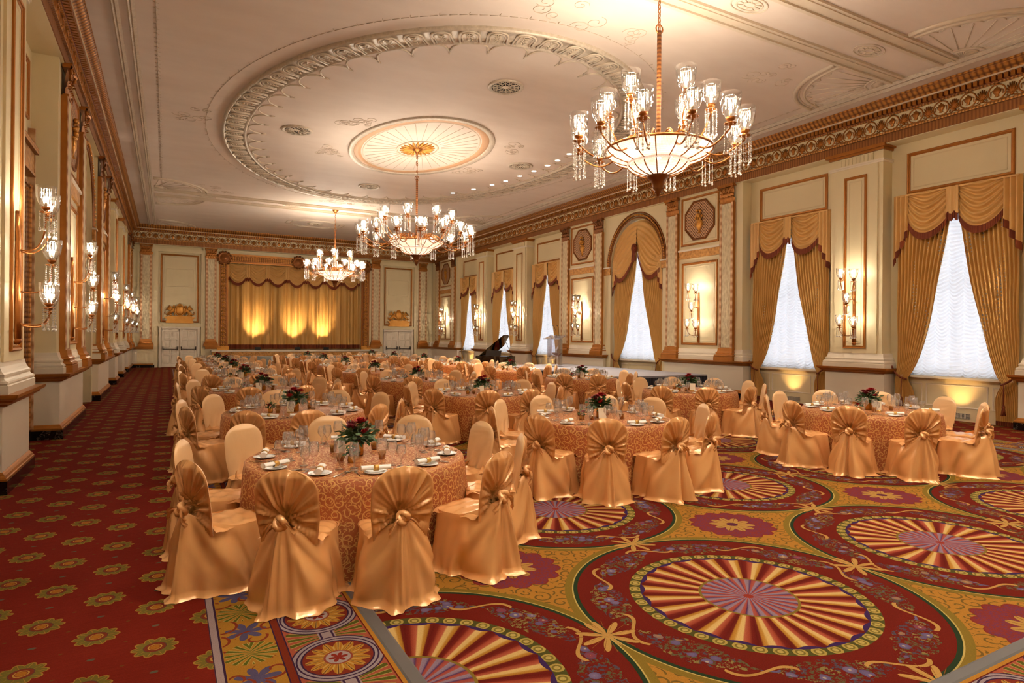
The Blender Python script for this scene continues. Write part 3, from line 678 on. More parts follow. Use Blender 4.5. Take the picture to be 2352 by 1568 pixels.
# ---------------- entablature on the three visible walls
WREATH = MB(); WREATH.tube([(.165*cos(t), .012, .165*sin(t)) for t in [2*pi*i/20 for i in range(20)]], .016, 5, closed=True)
WREATH.lathe([(.02, -.10), (.05, -.09), (.03, -.06), (.075, .0), (.085, .05), (.05, .065), (.06, .085), (.02, .10), (.012, .125)], 8, (0, .012, 0), sy=.35)
for k in (-1, 1): WREATH.tube([(k*.07, .015, .05), (k*.115, .015, .03), (k*.11, .015, -.06)], .010, 4); WREATH.tube([(k*.03, .012, -.15), (k*.14, .012, -.165), (k*.24, .012, -.15)], .013, 4)
PALM = MB()
for k in range(-4, 5):
    a = k*.33; PALM.tube([(0, .012, -.10), (.10*sin(a)*.7, .018, -.10+.14*cos(a)*.9), (.135*sin(a), .012, -.08+.215*cos(a))], [.010, .019, .012], 4)
PALM.ball((0, .015, -.11), .04, 6, 4)
for k in (-1, 1): PALM.tube([(k*.02, .012, -.12), (k*.07, .012, -.15), (k*.10, .012, -.12), (k*.07, .012, -.10)], .013, 4)
WRE = WREATH.mesh('frieze_wreath', MT['gold']); PAL = PALM.mesh('frieze_palmette', MT['gold'])
def ornament(fr_, s, d, z, name, me, par):
    o = put(name, me, par); a = Vector(fr_(s, d, z)); e1 = Vector(fr_(s+1, d, z))-a; e2 = Vector(fr_(s, d+1, z))-a
    o.matrix_local = Matrix(((e1.x, e2.x, 0, a.x), (e1.y, e2.y, 0, a.y), (0, 0, 1, a.z), (0, 0, 0, 1)))
for n_, (nm, fr_, s0, s1, ax, ph) in enumerate((('right', fR, YF, YB, 'y', .64), ('left', fL, YF, YB, 'y', .64), ('back', fB, XL, XR, 'x', .23))):
    root = struct(empty('trim_%d' % (n_+1)), 'gilded entablature with wreath frieze along the %s wall' % nm)
    t = lambda *pr: steps(MB(), fr_, s0, s1, pr)
    t((6.685, 6.70, .43, 0)).build('soffit', MT['cream'], root)
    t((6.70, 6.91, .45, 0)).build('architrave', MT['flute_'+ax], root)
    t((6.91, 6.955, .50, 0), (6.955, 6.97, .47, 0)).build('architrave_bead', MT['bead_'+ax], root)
    t((6.97, 7.33, .44, 0)).build('frieze', MT['cream'], root)
    t((7.33, 7.365, .49, 0)).build('frieze_bead', MT['bead_'+ax], root)
    t((7.365, 7.475, .50, 0)).build('dentil_ground', MT['dentil_gap'], root)
    t((7.475, 7.51, .615, 0)).build('cornice_fillet', MT['peach'], root)
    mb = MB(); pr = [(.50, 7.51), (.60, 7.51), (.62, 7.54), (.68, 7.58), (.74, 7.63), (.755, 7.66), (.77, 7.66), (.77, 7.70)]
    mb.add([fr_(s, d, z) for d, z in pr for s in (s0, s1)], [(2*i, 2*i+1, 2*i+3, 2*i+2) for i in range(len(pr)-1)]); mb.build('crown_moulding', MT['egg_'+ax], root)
    k = int((s0)//.55)
    while ph + k*.55 < s1-.2:
        s = ph + k*.55; k += 1
        if s < s0+.2 or (ax == 'y' and s < 2.5): continue
        ornament(fr_, s, .44, 7.15, 'frieze_wreath', WRE, root); ornament(fr_, s+.275, .44, 7.15, 'frieze_palmette', PAL, root)
    dm = MB()
    s = s0+.05
    while s < s1:
        if nm == 'right' and 4.2 < s < 20:
            wbox(MB(), fr_, s-.038, s+.038, .50, .60, 7.37, 7.472).build('dentil', MT['gold'], root)
        else: wbox(dm, fr_, s-.038, s+.038, .50, .60, 7.37, 7.472)
        s += .115
    stuff(dm.build('dentil_row', MT['gold'], root))

# ---------------- ceiling
mb = MB(); mb.box(XL-.25, XR+.25, YF-.25, YB+2, ZC, ZC+.15); ceil = struct(mb.build('ceiling', MT['ceiling']), 'pale plaster ceiling with oval moulded centre')
for sx in (-1, 1):
    for a, b, m in ((7.83, 7.70, 'silver'), (7.58, 7.45, 'silver')):
        mb = MB(); x0, x1 = CX+sx*a, CX+sx*b; pr = [(0, 0), (.0, .03), (.2, .05), (.45, .03), (.6, .045), (1, .02), (1, 0)]
        mb.add([(x0+(x1-x0)*u, y, ZC-h) for u, h in pr for y in (YF, YB-.7)], [(2*i, 2*i+1, 2*i+3, 2*i+2) for i in range(len(pr)-1)]); mb.build('ceiling_moulding', MT[m], ceil)
    mb = MB(); rnd = random.Random(3)
    y = 8.9
    while y < 28.2:
        x = CX+sx*7.12; mb.tube([(x, y, ZC-.006), (x, y+.2, ZC-.006)], .009, 4); mb.tube([(x-.05, y+.05, ZC-.006), (x+.05, y+.10, ZC-.006)], .006, 4); y += .22
    stuff(mb.build('vine_line', MT['relief_line'], ceil))
# cross beams with fluted faces
for y0, y1 in ((6.86, 7.26), (7.95, 8.32)):
    for yy0, yy1 in ((y0, y1), (2*CY-y1, 2*CY-y0)):
        mb = MB(); mb.box(CX-7.4, CX+7.4, yy0+.10, yy1-.10, ZC-.03, ZC); mb.box(CX-7.4, CX+7.4, yy0, yy0+.06, ZC-.05, ZC); mb.box(CX-7.4, CX+7.4, yy1-.06, yy1, ZC-.05, ZC); mb.box(CX-7.4, CX+7.4, yy0+.06, yy0+.10, ZC-.07, ZC); mb.box(CX-7.4, CX+7.4, yy1-.10, yy1-.06, ZC-.07, ZC)
        mb.build('ceiling_beam', MT['silver_plain'], ceil)
for x in (CX-5.5, CX-2, CX+2, CX+5.5):
    for y in (7.60, 2*CY-7.60):
        mb = MB()
        for r in (.28, .20, .09): mb.tube([(x+r*1.4*cos(t), y+r*.8*sin(t), ZC-.006) for t in [2*pi*i/24 for i in range(24)]], .013, 5, closed=True)
        for k in range(10): t = 2*pi*k/10; mb.tube([(x+.13*cos(t), y+.075*sin(t), ZC-.006), (x+.26*cos(t), y+.15*sin(t), ZC-.006)], .010, 4)
        mb.build('rosette', MT['silver_plain'], ceil)
# quarter-round fans in the corners of the ceiling panels
def fan(cx, cy, sx, sy, R):
    mb = MB(); P = lambda r, t, h=.006: (cx+sx*r*cos(t)*1.0, cy+sy*r*sin(t)*1.0, ZC-h)
    for r, w in ((R, .05), (R-.09, .02), (R-.20, .03)): mb.tube([P(r, pi/2*i/18) for i in range(19)], w, 6)
    for k in range(7):
        t = pi/2*(k+.5)/7; mb.tube([P(.45, t), P(R-.35, t)], .012, 4)
        mb.tube([P(R-.35+.1*sin(a*pi), t+(a-.5)*.2) for a in [i/6 for i in range(7)]], .014, 4)
    for r in (.30, .42): mb.tube([P(r, pi/2*i/12) for i in range(13)], .022, 5)
    for k in range(9): t = pi/2*(k+.5)/9; mb.tube([P(.05, t), P(.28, t)], .018, 4)
    mb.build('fan_ornament', MT['silver_plain'], ceil)
for sx in (-1, 1):
    for yy, sy in ((8.36, 1), (6.82, -1), (2*CY-8.36, -1), (2*CY-6.82, 1)): fan(CX+sx*7.40, yy, -sx, sy, 1.9)
    fan(CX+sx*7.40, YB-.9, -sx, -1, 1.8)
# the great oval
def oval(a, b, t): return (CX+a*cos(t), CY+b*sin(t))
def oval_ring(name, a0, b0, a1, b1, prof, mat, par=ceil, n=120):
    mb = MB(); vs = []
    for u, h in prof:
        for i in range(n): x, y = oval(a0+(a1-a0)*u, b0+(b1-b0)*u, 2*pi*i/n); vs.append((x, y, ZC-h))
    mb.add(vs, [(j*n+i, j*n+(i+1) % n, (j+1)*n+(i+1) % n, (j+1)*n+i) for j in range(len(prof)-1) for i in range(n)], True); return mb.build(name, MT[mat], par)
ov = oval_ring('oval_band', 4.98, 7.78, 5.62, 8.42, [(0, 0), (0, .05), (.05, .08), (.10, .06), (.14, .03), (.5, .07), (.86, .03), (.90, .07), (.95, .09), (1, .05), (1, 0)], 'silver')
npan = 78
# equal arc steps along the oval
ts = []; acc = [0]; N = 2000
for i in range(N): x0, y0 = oval(5.3, 8.1, 2*pi*i/N); x1, y1 = oval(5.3, 8.1, 2*pi*(i+1)/N); acc.append(acc[-1]+hypot(x1-x0, y1-y0))
def oval_t(fr_): 
    L = fr_*acc[-1]; lo, hi = 0, N
    while hi-lo > 1:
        m_ = (lo+hi)//2
        if acc[m_] < L: lo = m_
        else: hi = m_
    return 2*pi*(lo+(L-acc[lo])/max(acc[hi]-acc[lo], 1e-9))/N
tp = MB()
tp.tube([(-.20, 0, -.24)]+[(-.20, 0, .06)]+[(.20*cos(pi-pi*i/8), 0, .06+.17*sin(pi*i/8)) for i in range(1, 8)]+[(.20, 0, .06), (.20, 0, -.24)], .022, 5)
tp.tube([(-.14, 0, -.22), (-.14, 0, .05)]+[(.14*cos(pi-pi*i/6), 0, .05+.11*sin(pi*i/6)) for i in range(1, 6)]+[(.14, 0, .05), (.14, 0, -.22)], .014, 4)
tp.tube([(0, 0, -.2), (0, 0, .1)], .010, 4)
for k in range(4):
    for sx in (-1, 1): tp.tube([(0, 0, -.16+k*.07), (sx*.06, 0, -.11+k*.07)], .012, 4)
tp.v = [(x, z, -y) for x, y, z in tp.v]      # lay it flat: x across, y outwards
TP = tp.mesh('leaf_tongue', MT['silver_plain'])
for k in range(npan):
    t = oval_t(k/npan); x, y = oval(5.3, 8.1, t); ang = atan2(sin(t)/8.1, cos(t)/5.3)
    o = put('leaf_tongue', TP, ov, (x, y, ZC-.065), ang-pi/2)
mb = MB(); nv = 260
for k in range(nv):
    t = oval_t(k/nv); x, y = oval(6.02, 8.82, t); t2 = oval_t(((k+.8)/nv) % 1); x2, y2 = oval(6.02, 8.82, t2); mb.tube([(x, y, ZC-.004), (x2, y2, ZC-.004)], .007, 4)
    if k % 3 == 0: mb.tube([(x, y, ZC-.004), (CX+(x-CX)*1.010, CY+(y-CY)*1.010, ZC-.004)], .007, 4)
stuff(mb.build('oval_vine', MT['relief_line'], ceil))
nsc = 46
for k in range(nsc):
    t0, t1 = oval_t(k/nsc), oval_t((k+1)/nsc)
    if t1 < t0: t1 += 2*pi
    pts = []
    for i in range(11):
        u = i/10; t = t0+(t1-t0)*u; dip = .36*(1-sqrt(max(0, 1-(2*u-1)**2)))
        x, y = oval(4.94-dip, 7.74-dip, t); pts.append((x, y, ZC-.008))
    mb = MB().tube(pts, .022, 5); x, y = oval(4.94-.50, 7.74-.50, t0); mb.tube([pts[0], (x, y, ZC-.008)], [.03, .012], 5); mb.build('scallop', MT['silver_plain'], ceil)
oval_ring('inner_oval', 1.92, 3.02, 2.10, 3.20, [(0, 0), (.1, .05), (.5, .03), (.9, .05), (1, 0)], 'silver')
oval_ring('copper_oval', 1.70, 2.78, 1.92, 3.02, [(0, 0), (.1, .02), (.9, .02), (1, 0)], 'copper')
oval_ring('inner_oval_bead', 1.62, 2.70, 1.66, 2.74, [(0, 0), (.5, .02), (1, 0)], 'silver_plain')
mb = MB()
for k in range(36): t = oval_t(k/36); x0, y0 = oval(.62, .95, t); x1, y1 = oval(1.58, 2.64, t); mb.tube([(x0, y0, ZC-.004), (x1, y1, ZC-.004)], .006, 4)
mb.build('ray_lines', MT['relief_line'], ceil)
def vent(x, y, r):
    mb = MB(); mb.lathe([(r, 0), (r, -.03), (r*.93, -.05), (r*.85, -.03), (r*.80, -.03)], 28, (x, y, ZC)); o = mb.build('ceiling_grille', MT['silver'], ceil)
    MB().lathe([(.001, -.012), (r*.82, -.012)], 28, (x, y, ZC)).build('grille_recess', MT['felt'], o)
    mb = MB()
    for k in range(12):
        t = 2*pi*k/12; mb.tube([(x+r*.22*cos(t), y+r*.22*sin(t), ZC-.025), (x+r*.82*cos(t), y+r*.82*sin(t), ZC-.025)], r*.03, 4)
        t2 = t+pi/12; mb.tube([(x+r*(.60+.14*cos(a))*cos(t2+.16*sin(a)), y+r*(.60+.14*cos(a))*sin(t2+.16*sin(a)), ZC-.025) for a in [2*pi*i/8 for i in range(8)]], r*.022, 4, closed=True)
    mb.lathe([(.001, -.035), (r*.12, -.035), (r*.22, -.02)], 16, (x, y, ZC)); mb.build('grille_bars', MT['silver_plain'], o)
for dx, dy in ((0, -5.7), (-3.7, 0), (0, 5.6), (3.65, 0)): vent(CX+dx, CY+dy, .42)
vent(CX-.1, 33.9, .40)
for r in (1.05, 1.25):
    MB().tube([(CX-.1+r*1.25*cos(pi/8+pi/4*i), 33.9+r*.95*sin(pi/8+pi/4*i), ZC-.006) for i in range(8)], .022, 5, closed=True).build('octagon_moulding', MT['silver_plain'], ceil)
# pale painted arabesques: low relief scrolls
def scrolls(cx, cy, w, h, seed, rot=0):
    rnd = random.Random(seed); mb = MB()
    for k in range(10):
        x = rnd.uniform(-w, w); y = rnd.uniform(-h, h); d = rnd.choice((-1, 1)); R = rnd.uniform(.10, .26); a0 = rnd.uniform(0, 6.28)
        pts = []
        for i in range(16): t = i/15; r = R*(1-.75*t); pts.append((cx+x*cos(rot)-y*sin(rot)+r*cos(a0+d*t*8), cy+x*sin(rot)+y*cos(rot)+r*sin(a0+d*t*8), ZC-.003))
        mb.tube(pts, .007, 4)
    mb.build('scroll_relief', MT['relief_line'], ceil)
for i, (x, y, w, h) in enumerate(((CX-6.4, CY, .5, .7), (CX+6.4, CY, .5, .7), (CX, 9.4, 1.2, .35), (CX, 2*CY-9.4, 1.2, .35), (CX-5.2, 9.3, .8, .5), (CX+5.2, 9.3, .8, .5), (CX-5.2, 2*CY-9.3, .8, .5), (CX+5.2, 2*CY-9.3, .8, .5), (CX-2.4, CY-1.6, .4, .4), (CX+2.4, CY-1.6, .4, .4), (CX-2.4, CY+1.6, .4, .4), (CX+2.4, CY+1.6, .4, .4), (CX+3, 5.2, 1.6, .6))): scrolls(x, y, w, h, i)
# ------------------------------------------------------------------ windows: glass, sheers, curtains, valances
def window(n, c, half, z0, z1):
    root = struct(empty('window_%d' % n), 'tall window behind a white gathered blind')
    mb = MB()
    for y in (c-half, c+half-.06): mb.box(XR+.06, XR+.16, y, y+.06, z0, z1)
    for z in (z0, z1-.06): mb.box(XR+.06, XR+.16, c-half, c+half, z, z+.06)
    mb.box(XR+.14, XR+.16, c-.015, c+.015, z0, z1); mb.box(XR+.14, XR+.16, c-half, c+half, (z0+z1)/2-.015, (z0+z1)/2+.015)
    mb.build('window_frame', MT['white'], root)
    for k in range(2):
        for j in range(2):
            a, b = c+(k-1)*half, c+k*half; zz0 = z0+(z1-z0)/2*j; mb = MB(); mb.add([(XR+.11, a, zz0), (XR+.11, b, zz0), (XR+.11, b, zz0+(z1-z0)/2), (XR+.11, a, zz0+(z1-z0)/2)], [(0, 1, 2, 3)]); mb.build('pane', MT['pane'], root)
    mb = MB(); mb.box(XR-.14, XR+.06, c-half-.12, c+half+.12, z0-.05, z0); mb.build('window_sill', MT['white'], root)
    # apron panels below the sill
    a, b = c-1.15, c+1.15
    for s0, s1 in ((a, a+.42), (a+.50, b-.50), (b-.42, b)): frame_rect(MB(), fR, s0, s1, .30, .82, 0.0, .03, .015).build('apron_panel', MT['white'], root)
    mb = MB(); mb.box(XR-.012, XR, c-.30, c+.10, .06, .18); g = mb.build('vent_grille', MT['black'], root)
    mb = MB()
    for k in range(15): mb.box(XR-.018, XR-.008, c-.30+k*.028, c-.29+k*.028, .06, .18)
    for k in range(5): mb.box(XR-.018, XR-.008, c-.30, c+.10, .06+k*.028, .068+k*.028)
    mb.build('vent_bars', MT['white'], g)
    return root
BLIND_L = 'white gathered sheer blind filling the %s window'
def blind(c, half, z0, z1, label):
    """Austrian blind: vertical shirring lines with sagging horizontal gathers"""
    nb = 7
    def fn(u, v):
        y = c-half+2*half*u; w = abs(((u*nb) % 1)-.5)*2; e = 1-w*w; sag = .075*e      # w = 1 on the shirring tapes
        fold = sin((v*(z1-z0)/.085 + .35*sin(u*37+v*9))*2*pi)
        return (XR-.02-.030*fold*(.35+.65*e)-.055*e, y, max(z0-.02, z1-(z1-z0)*v - sag*(1 if v < .98 else .75)))
    o = MB().grid(fn, nb*8, int((z1-z0)/.085)*6).build('gathered_blind', MT['sheer']); tag(o, label, 'blind', 'white blinds in the right wall windows')
def drape(c, side, top_z, tie_z, y_out, d0, label, inner_top=.04):
    """one side of a tied-back curtain; side -1 hangs on the low-y side of the window"""
    root = empty('curtain', (XR, c+side*y_out, 0)); tag(root, label, 'curtain', 'gold curtains of the right wall windows')
    npl = 12; tw = .26
    def fn(u, v):
        z = top_z*(1-v) + .02
        if z > tie_z:
            q = (z-tie_z)/(top_z-tie_z); inn = y_out - tw - (y_out-tw-inner_top)*(q**.62); out = y_out
        else:
            q = (tie_z-z)/tie_z; inn = y_out-tw-.16*sin(min(q*2.2, 1)*pi/2); out = y_out+.02
        a = out + (inn-out)*u; wdt = abs(out-inn); amp = min(.085, .30*wdt/npl*1.9)
        sqz = 1 if z > tie_z else .9
        d = d0 + amp*sin(u*npl*2*pi + .6*sin(z*2.1)) + .02*sin(u*5+z*3) + (.05*(1-abs(z-tie_z)/.4) if abs(z-tie_z) < .4 else 0)
        return (XR - d, c+side*a, z)
    MB().grid(fn, npl*6, 44).build('drape', MT['curtain'], root).matrix_parent_inverse = Matrix.Translation((-XR, -(c+side*y_out), 0))
    pts = []
    for i in range(15):
        t = i/14; a = y_out+.10 - (tw+.12)*t; pts.append((XR-d0-.10*sin(t*pi*.9)-.06, c+side*a, tie_z+.30*(1-t)**1.6-.02))
    o = MB().tube(pts, .022, 6).build('tieback_cord', MT['fringe'], root); o.matrix_parent_inverse = Matrix.Translation((-XR, -(c+side*y_out), 0))
    mb = MB(); px, py, pz = pts[-4]; mb.tube([(px-.03, py, pz), (px-.04, py, pz-.25), (px-.04, py, pz-.45)], .012, 5); mb.lathe([(.02, -.45), (.035, -.50), (.03, -.53), (.05, -.68), (.001, -.68)], 8, (px-.04, py, pz)); o = mb.build('tassel', MT['fringe'], root); o.matrix_parent_inverse = Matrix.Translation((-XR, -(c+side*y_out), 0))
    def hem(u, v):
        p = fn(u, 1-.015*(1-v)); return (p[0]-.004, p[1], .10*(1-v)+.005)
    o = MB().grid(hem, npl*5, 1).build('hem_fringe', MT['fringe'], root); o.matrix_parent_inverse = Matrix.Translation((-XR, -(c+side*y_out), 0))
def swag_fn(fr_, s0, s1, ztop, drop_edge, drop_mid, d0, nf=6, bulge=.13):
    def fn(u, v):
        e = 4*u*(1-u); drop = drop_edge + (drop_mid-drop_edge)*e**.8
        # the folds hang as catenaries that crowd together at the upper corners
        z = ztop - drop*(v**(1.0+.9*(1-e)))
        fold = sin(v*nf*2*pi)*.046*(.2+.8*e)*(1 if v < .97 else .3)
        return fr_(s0+(s1-s0)*u, d0 + bulge*e*(.3+.7*v) + fold, z)
    return fn
def fringe_strip(mb, fn, n, h, v=1.0, out=.012, fr_=None):
    def g(u, w):
        p = Vector(fn(u, v)); q = Vector(fr_(0, out, 0)) - Vector(fr_(0, 0, 0)); return tuple(p + q + Vector((0, 0, -h*w+.02)))
    mb.grid(g, n, 2)
def jabot(mb, fr_, s0, s1, ztop, z_in, z_out, d0, n=5, amp=.04):
    """pleated tail whose lower edge steps from z_in (at s0) to z_out (at s1)"""
    def fn(u, v):
        zb = z_in+(z_out-z_in)*u; st = (u*n) % 1; zb2 = zb + .08*(st-.5)
        return fr_(s0+(s1-s0)*u + .02*sin(u*n*2*pi), d0 + amp*sin(u*n*2*pi) + .05, ztop+(zb2-ztop)*v)
    mb.grid(fn, n*8, 6); return fn
def valance(c, half, ztop, label, d0=.16, arch=False):
    root = empty('valance', (XR, c, ztop)); tag(root, label, 'valance', 'swagged valances over the right wall windows'); inv = Matrix.Translation((-XR, -c, -ztop))
    def part(mb, n, m): o = mb.build(n, MT[m], root); o.matrix_parent_inverse = inv; return o
    dk = d0
    if not arch:
        mb = MB(); mb.box(XR-.22, XR-.02, c-half, c+half, ztop-.04, ztop); part(mb, 'pelmet_board', 'swag')
        mb = MB(); mb.box(XR-.07, XR-.06, c-half+.02, c+half-.02, ztop-.60, ztop-.04); part(mb, 'valance_lining', 'swag')
        w = half*.80
        sw = [swag_fn(fR, c-w, c-.10, ztop, .62, 1.02, dk), swag_fn(fR, c+.10, c+w, ztop, .62, 1.02, dk)]
        for f in sw:
            part(MB().grid(f, 20, 44), 'swag', 'swag'); mb = MB(); fringe_strip(mb, f, 20, .16, fr_=fR); part(mb, 'swag_fringe', 'fringe')
        for s0, s1 in ((c-w+.02, c-half-.06), (c+w-.02, c+half+.06)):
            mb = MB(); f = jabot(mb, fR, s0, s1, ztop, ztop-.85, ztop-1.55, dk-.02, 3); part(mb, 'side_tail', 'swag'); mb = MB(); fringe_strip(mb, f, 24, .18, fr_=fR); part(mb, 'tail_fringe', 'fringe')
        mb = MB(); f = jabot(mb, fR, c-.13, c+.13, ztop, ztop-.62, ztop-.62, dk+.02, 2, .02); part(mb, 'centre_tail', 'swag'); mb = MB(); fringe_strip(mb, f, 16, .17, fr_=fR); part(mb, 'tail_fringe', 'fringe')
    else:
        R = ARCH_R-.06; mb = MB(); pts_ = [(c+(R+.03)*cos(pi*i/24), ARCH_SPRING+(R+.03)*1.18*sin(pi*i/24)) for i in range(25)]
        pts_ = [q for q in pts_ if q[1] > ARCH_SPRING+.62]; mb.prism(pts_, .05, .06, lambda a_, b_, q_: fR(a_, q_, b_)); part(mb, 'valance_lining', 'swag')
        def half_fn(sd):
            def fn(u, v):
                y0 = c + sd*R*sin(pi*.5*u)*1.0; z0 = ARCH_SPRING + R*1.16*cos(pi*.5*u)
                # lower edge: from the centre gather out to the side
                y1 = c + sd*(.06+(R-.02)*u); e = sin(pi*min(u*1.05, 1)); z1 = (ARCH_SPRING+.45)*(1-u) + (ARCH_SPRING-.15)*u - .62*e
                fold = .048*sin(v*8*2*pi)*(.25+.75*e)
                return fR(y0+(y1-y0)*v, dk+.02+.12*e*v+fold, z0+(z1-z0)*v)
            return fn
        for sd in (-1, 1):
            f = half_fn(sd); part(MB().grid(f, 22, 48), 'swag', 'swag'); mb = MB(); fringe_strip(mb, f, 22, .17, fr_=fR); part(mb, 'swag_fringe', 'fringe')
            s0, s1 = c+sd*(R-.30), c+sd*(R+.0)
            mb = MB(); f = jabot(mb, fR, s0, s1, ARCH_SPRING+.25, ARCH_SPRING-.25, ARCH_SPRING-.95, dk, 3); part(mb, 'side_tail', 'swag'); mb = MB(); fringe_strip(mb, f, 18, .18, fr_=fR); part(mb, 'tail_fringe', 'fringe')
        mb = MB(); mb.ball((XR-dk-.14, c, ARCH_SPRING+.62), .12, 10, 8, 1.6); mb.grid(lambda u, v: (XR-dk-.16-.02*sin(u*8), c+(u-.5)*(.14+.12*v), ARCH_SPRING+.6-.45*v), 8, 4); part(mb, 'centre_tassel', 'fringe')
for i, c in enumerate(WIN):
    place = {0: 'beside the viewer', 1: 'at the right edge', 2: 'left of nearest sconce', 3: 'behind the lectern', 4: 'behind the piano', 5: 'farthest away'}[i]
    window(i+1, c, WOP, SILL, HEAD)
    blind(c, WOP-.02, SILL+.03, HEAD-.1, 'white gathered sheer blind in the window ' + place)
    for sd, w in ((-1, 'near'), (1, 'far')):
        drape(c, sd, 5.1, .92, 1.26, .12, 'gold silk curtain tied back, %s side of window %s' % (w, place))
    valance(c, 1.27, 5.38, 'gold swagged valance with maroon fringe over the window ' + place)
window(7, CY, 1.2, SILL, 6.3)
blind(CY, 1.2, SILL+.03, 5.6, 'white gathered sheer blind in the tall arched window')
for sd, w in ((-1, 'near'), (1, 'far')): drape(CY, sd, 5.3, .92, 1.42, .16, 'gold silk curtain tied back, %s side of arched window' % w)
valance(CY, ARCH_R, 6.2, 'gold swagged valance with maroon fringe filling the arched window head', .22, True)

# ------------------------------------------------------------------ stage wall
DZ = 2.12
for n, c in ((1, CX-6.30), (2, CX+6.30)):
    side = 'left' if n == 1 else 'right'
    root = struct(empty('door_%d' % n, (c, YB, 0)), 'white panelled double door with dark push bars at the %s of the stage' % side); inv = Matrix.Translation((-c, -YB, 0))
    def part(mb, nm, m, par=root, first=True):
        o = mb.build(nm, MT[m], par); 
        if par is root: o.matrix_parent_inverse = inv
        return o
    mb = MB(); w = .88
    for s0, s1, z0, z1 in ((c-w-.12, c-w, 0, DZ+.12), (c+w, c+w+.12, 0, DZ+.12), (c-w, c+w, DZ, DZ+.12)): wbox(mb, fB, s0, s1, 0, .16, z0, z1)
    part(mb, 'door_frame', 'white')
    for k in (-1, 1):
        a, b = (c-w, c-.008) if k < 0 else (c+.008, c+w)
        mb = MB(); wbox(mb, fB, a+.01, b-.01, .02, .07, .01, DZ-.01); leaf = part(mb, 'door_leaf', 'white')
        pw = (b-a-.28)/2
        for i in range(2):
            for j, (z0, z1) in enumerate(((.20, .66), (.74, 1.02), (1.10, 1.52), (1.58, 2.0))):
                s0 = a+.11+i*(pw+.06); frame_rect(MB(), fB, s0, s0+pw, z0, z1, .07, .022, .016).build('door_panel', MT['white'], leaf)
        mb = MB(); mb.tube([fB(a+.10, .15, 1.0), fB(b-.10, .15, 1.0)], .018, 6)
        for s in (a+.08, b-.08): wbox(mb, fB, s-.02, s+.02, .07, .17, .95, 1.14)
        mb.build('push_bar', MT['bronze'], leaf)
    # tall framed niche over the door
    w2 = 1.06
    mb = MB(); wbox(mb, fB, c-w2-.20, c-w2, 0, .14, 0, 6.55); wbox(mb, fB, c+w2, c+w2+.20, 0, .14, 0, 6.55); wbox(mb, fB, c-w2, c+w2, 0, .14, 6.35, 6.55); wbox(mb, fB, c-w2, c+w2, 0, .18, DZ+.12, DZ+.32)
    mb.build('door_surround', MT['cream'], wallB)
    frame(fB, wallB, c-.94, c+.94, DZ+.36, 6.25, .01, .09, .06)
    frame_rect(MB(), fB, c-.68, c+.68, 4.45, 5.45, .0, .025, .012).build('speaker_panel', MT['panelfill'], wallB)
    # gilded crest: two winged beasts beside a shield on a pedestal
    root = empty('gilded_crest', (c, YB-.2, DZ+.32)); tag(root, 'gilded crest of winged beasts and shield above the %s stage door' % side, 'sculpture', 'gilded crests over the stage doors')
    inv = Matrix.Translation((-c, -(YB-.2), -(DZ+.32)))
    def cpart(mb, nm, m='gold_bright'):
        o = mb.build(nm, MT[m], root); o.matrix_parent_inverse = inv; return o
    z0 = DZ+.32; mb = MB()
    for s, z1, z2, d in ((.68, 0, .10, .26), (.64, .10, .24, .24), (.70, .24, .28, .28), (.74, .28, .34, .31), (.60, .34, .40, .22)): wbox(mb, fB, c-s, c+s, .02, d, z0+z1, z0+z2)
    ped = cpart(mb, 'pedestal', 'gold_bright')
    mb = MB(); mb.lathe([(.001, -.29), (.10, -.27), (.19, -.15), (.215, 0), (.19, .15), (.12, .25), (.001, .28)], 14, fB(c, .12, z0+.70), sy=.35); cpart(mb, 'shield')
    mb = MB(); mb.tube([fB(c+.23*cos(t), .16, z0+.70+.29*sin(t)) for t in [2*pi*i/20 for i in range(20)]], .03, 6, closed=True)
    for k in range(5): mb.ball(fB(c-.1+k*.05, .16, z0+1.0+.05*(1-abs(k-2)/2)), .04, 6, 4)
    cpart(mb, 'shield_wreath')
    for sd in (-1, 1):
        mb = MB(); X_ = lambda q: c+sd*q
        mb.tube([fB(X_(.62), .12, z0+.45), fB(X_(.52), .13, z0+.52), fB(X_(.42), .14, z0+.62), fB(X_(.33), .15, z0+.72), fB(X_(.30), .16, z0+.84)], [.05, .085, .095, .08, .055], 8)
        mb.ball(fB(X_(.29), .17, z0+.91), .065, 8, 6, 1.1); mb.tube([fB(X_(.28), .17, z0+.91), fB(X_(.22), .19, z0+.88)], [.035, .015], 6)
        mb.tube([fB(X_(.34), .15, z0+.70), fB(X_(.26), .18, z0+.58), fB(X_(.25), .19, z0+.42)], [.05, .04, .035], 6); mb.tube([fB(X_(.52), .13, z0+.50), fB(X_(.46), .17, z0+.45), fB(X_(.36), .19, z0+.42)], [.06, .05, .03], 6)
        mb.tube([fB(X_(.62), .12, z0+.46), fB(X_(.72), .12, z0+.50), fB(X_(.74), .12, z0+.58), fB(X_(.68), .12, z0+.60)], [.03, .025, .02, .02], 5)
        cpart(mb, 'winged_beast')
        mb = MB()
        for k in range(6): mb.tube([fB(X_(.36), .13, z0+.70), fB(X_(.44+.03*k), .11, z0+.86-.02*k), fB(X_(.52+.035*k), .10, z0+1.0-.055*k)], [.03, .04, .012], 5)
        cpart(mb, 'wing')
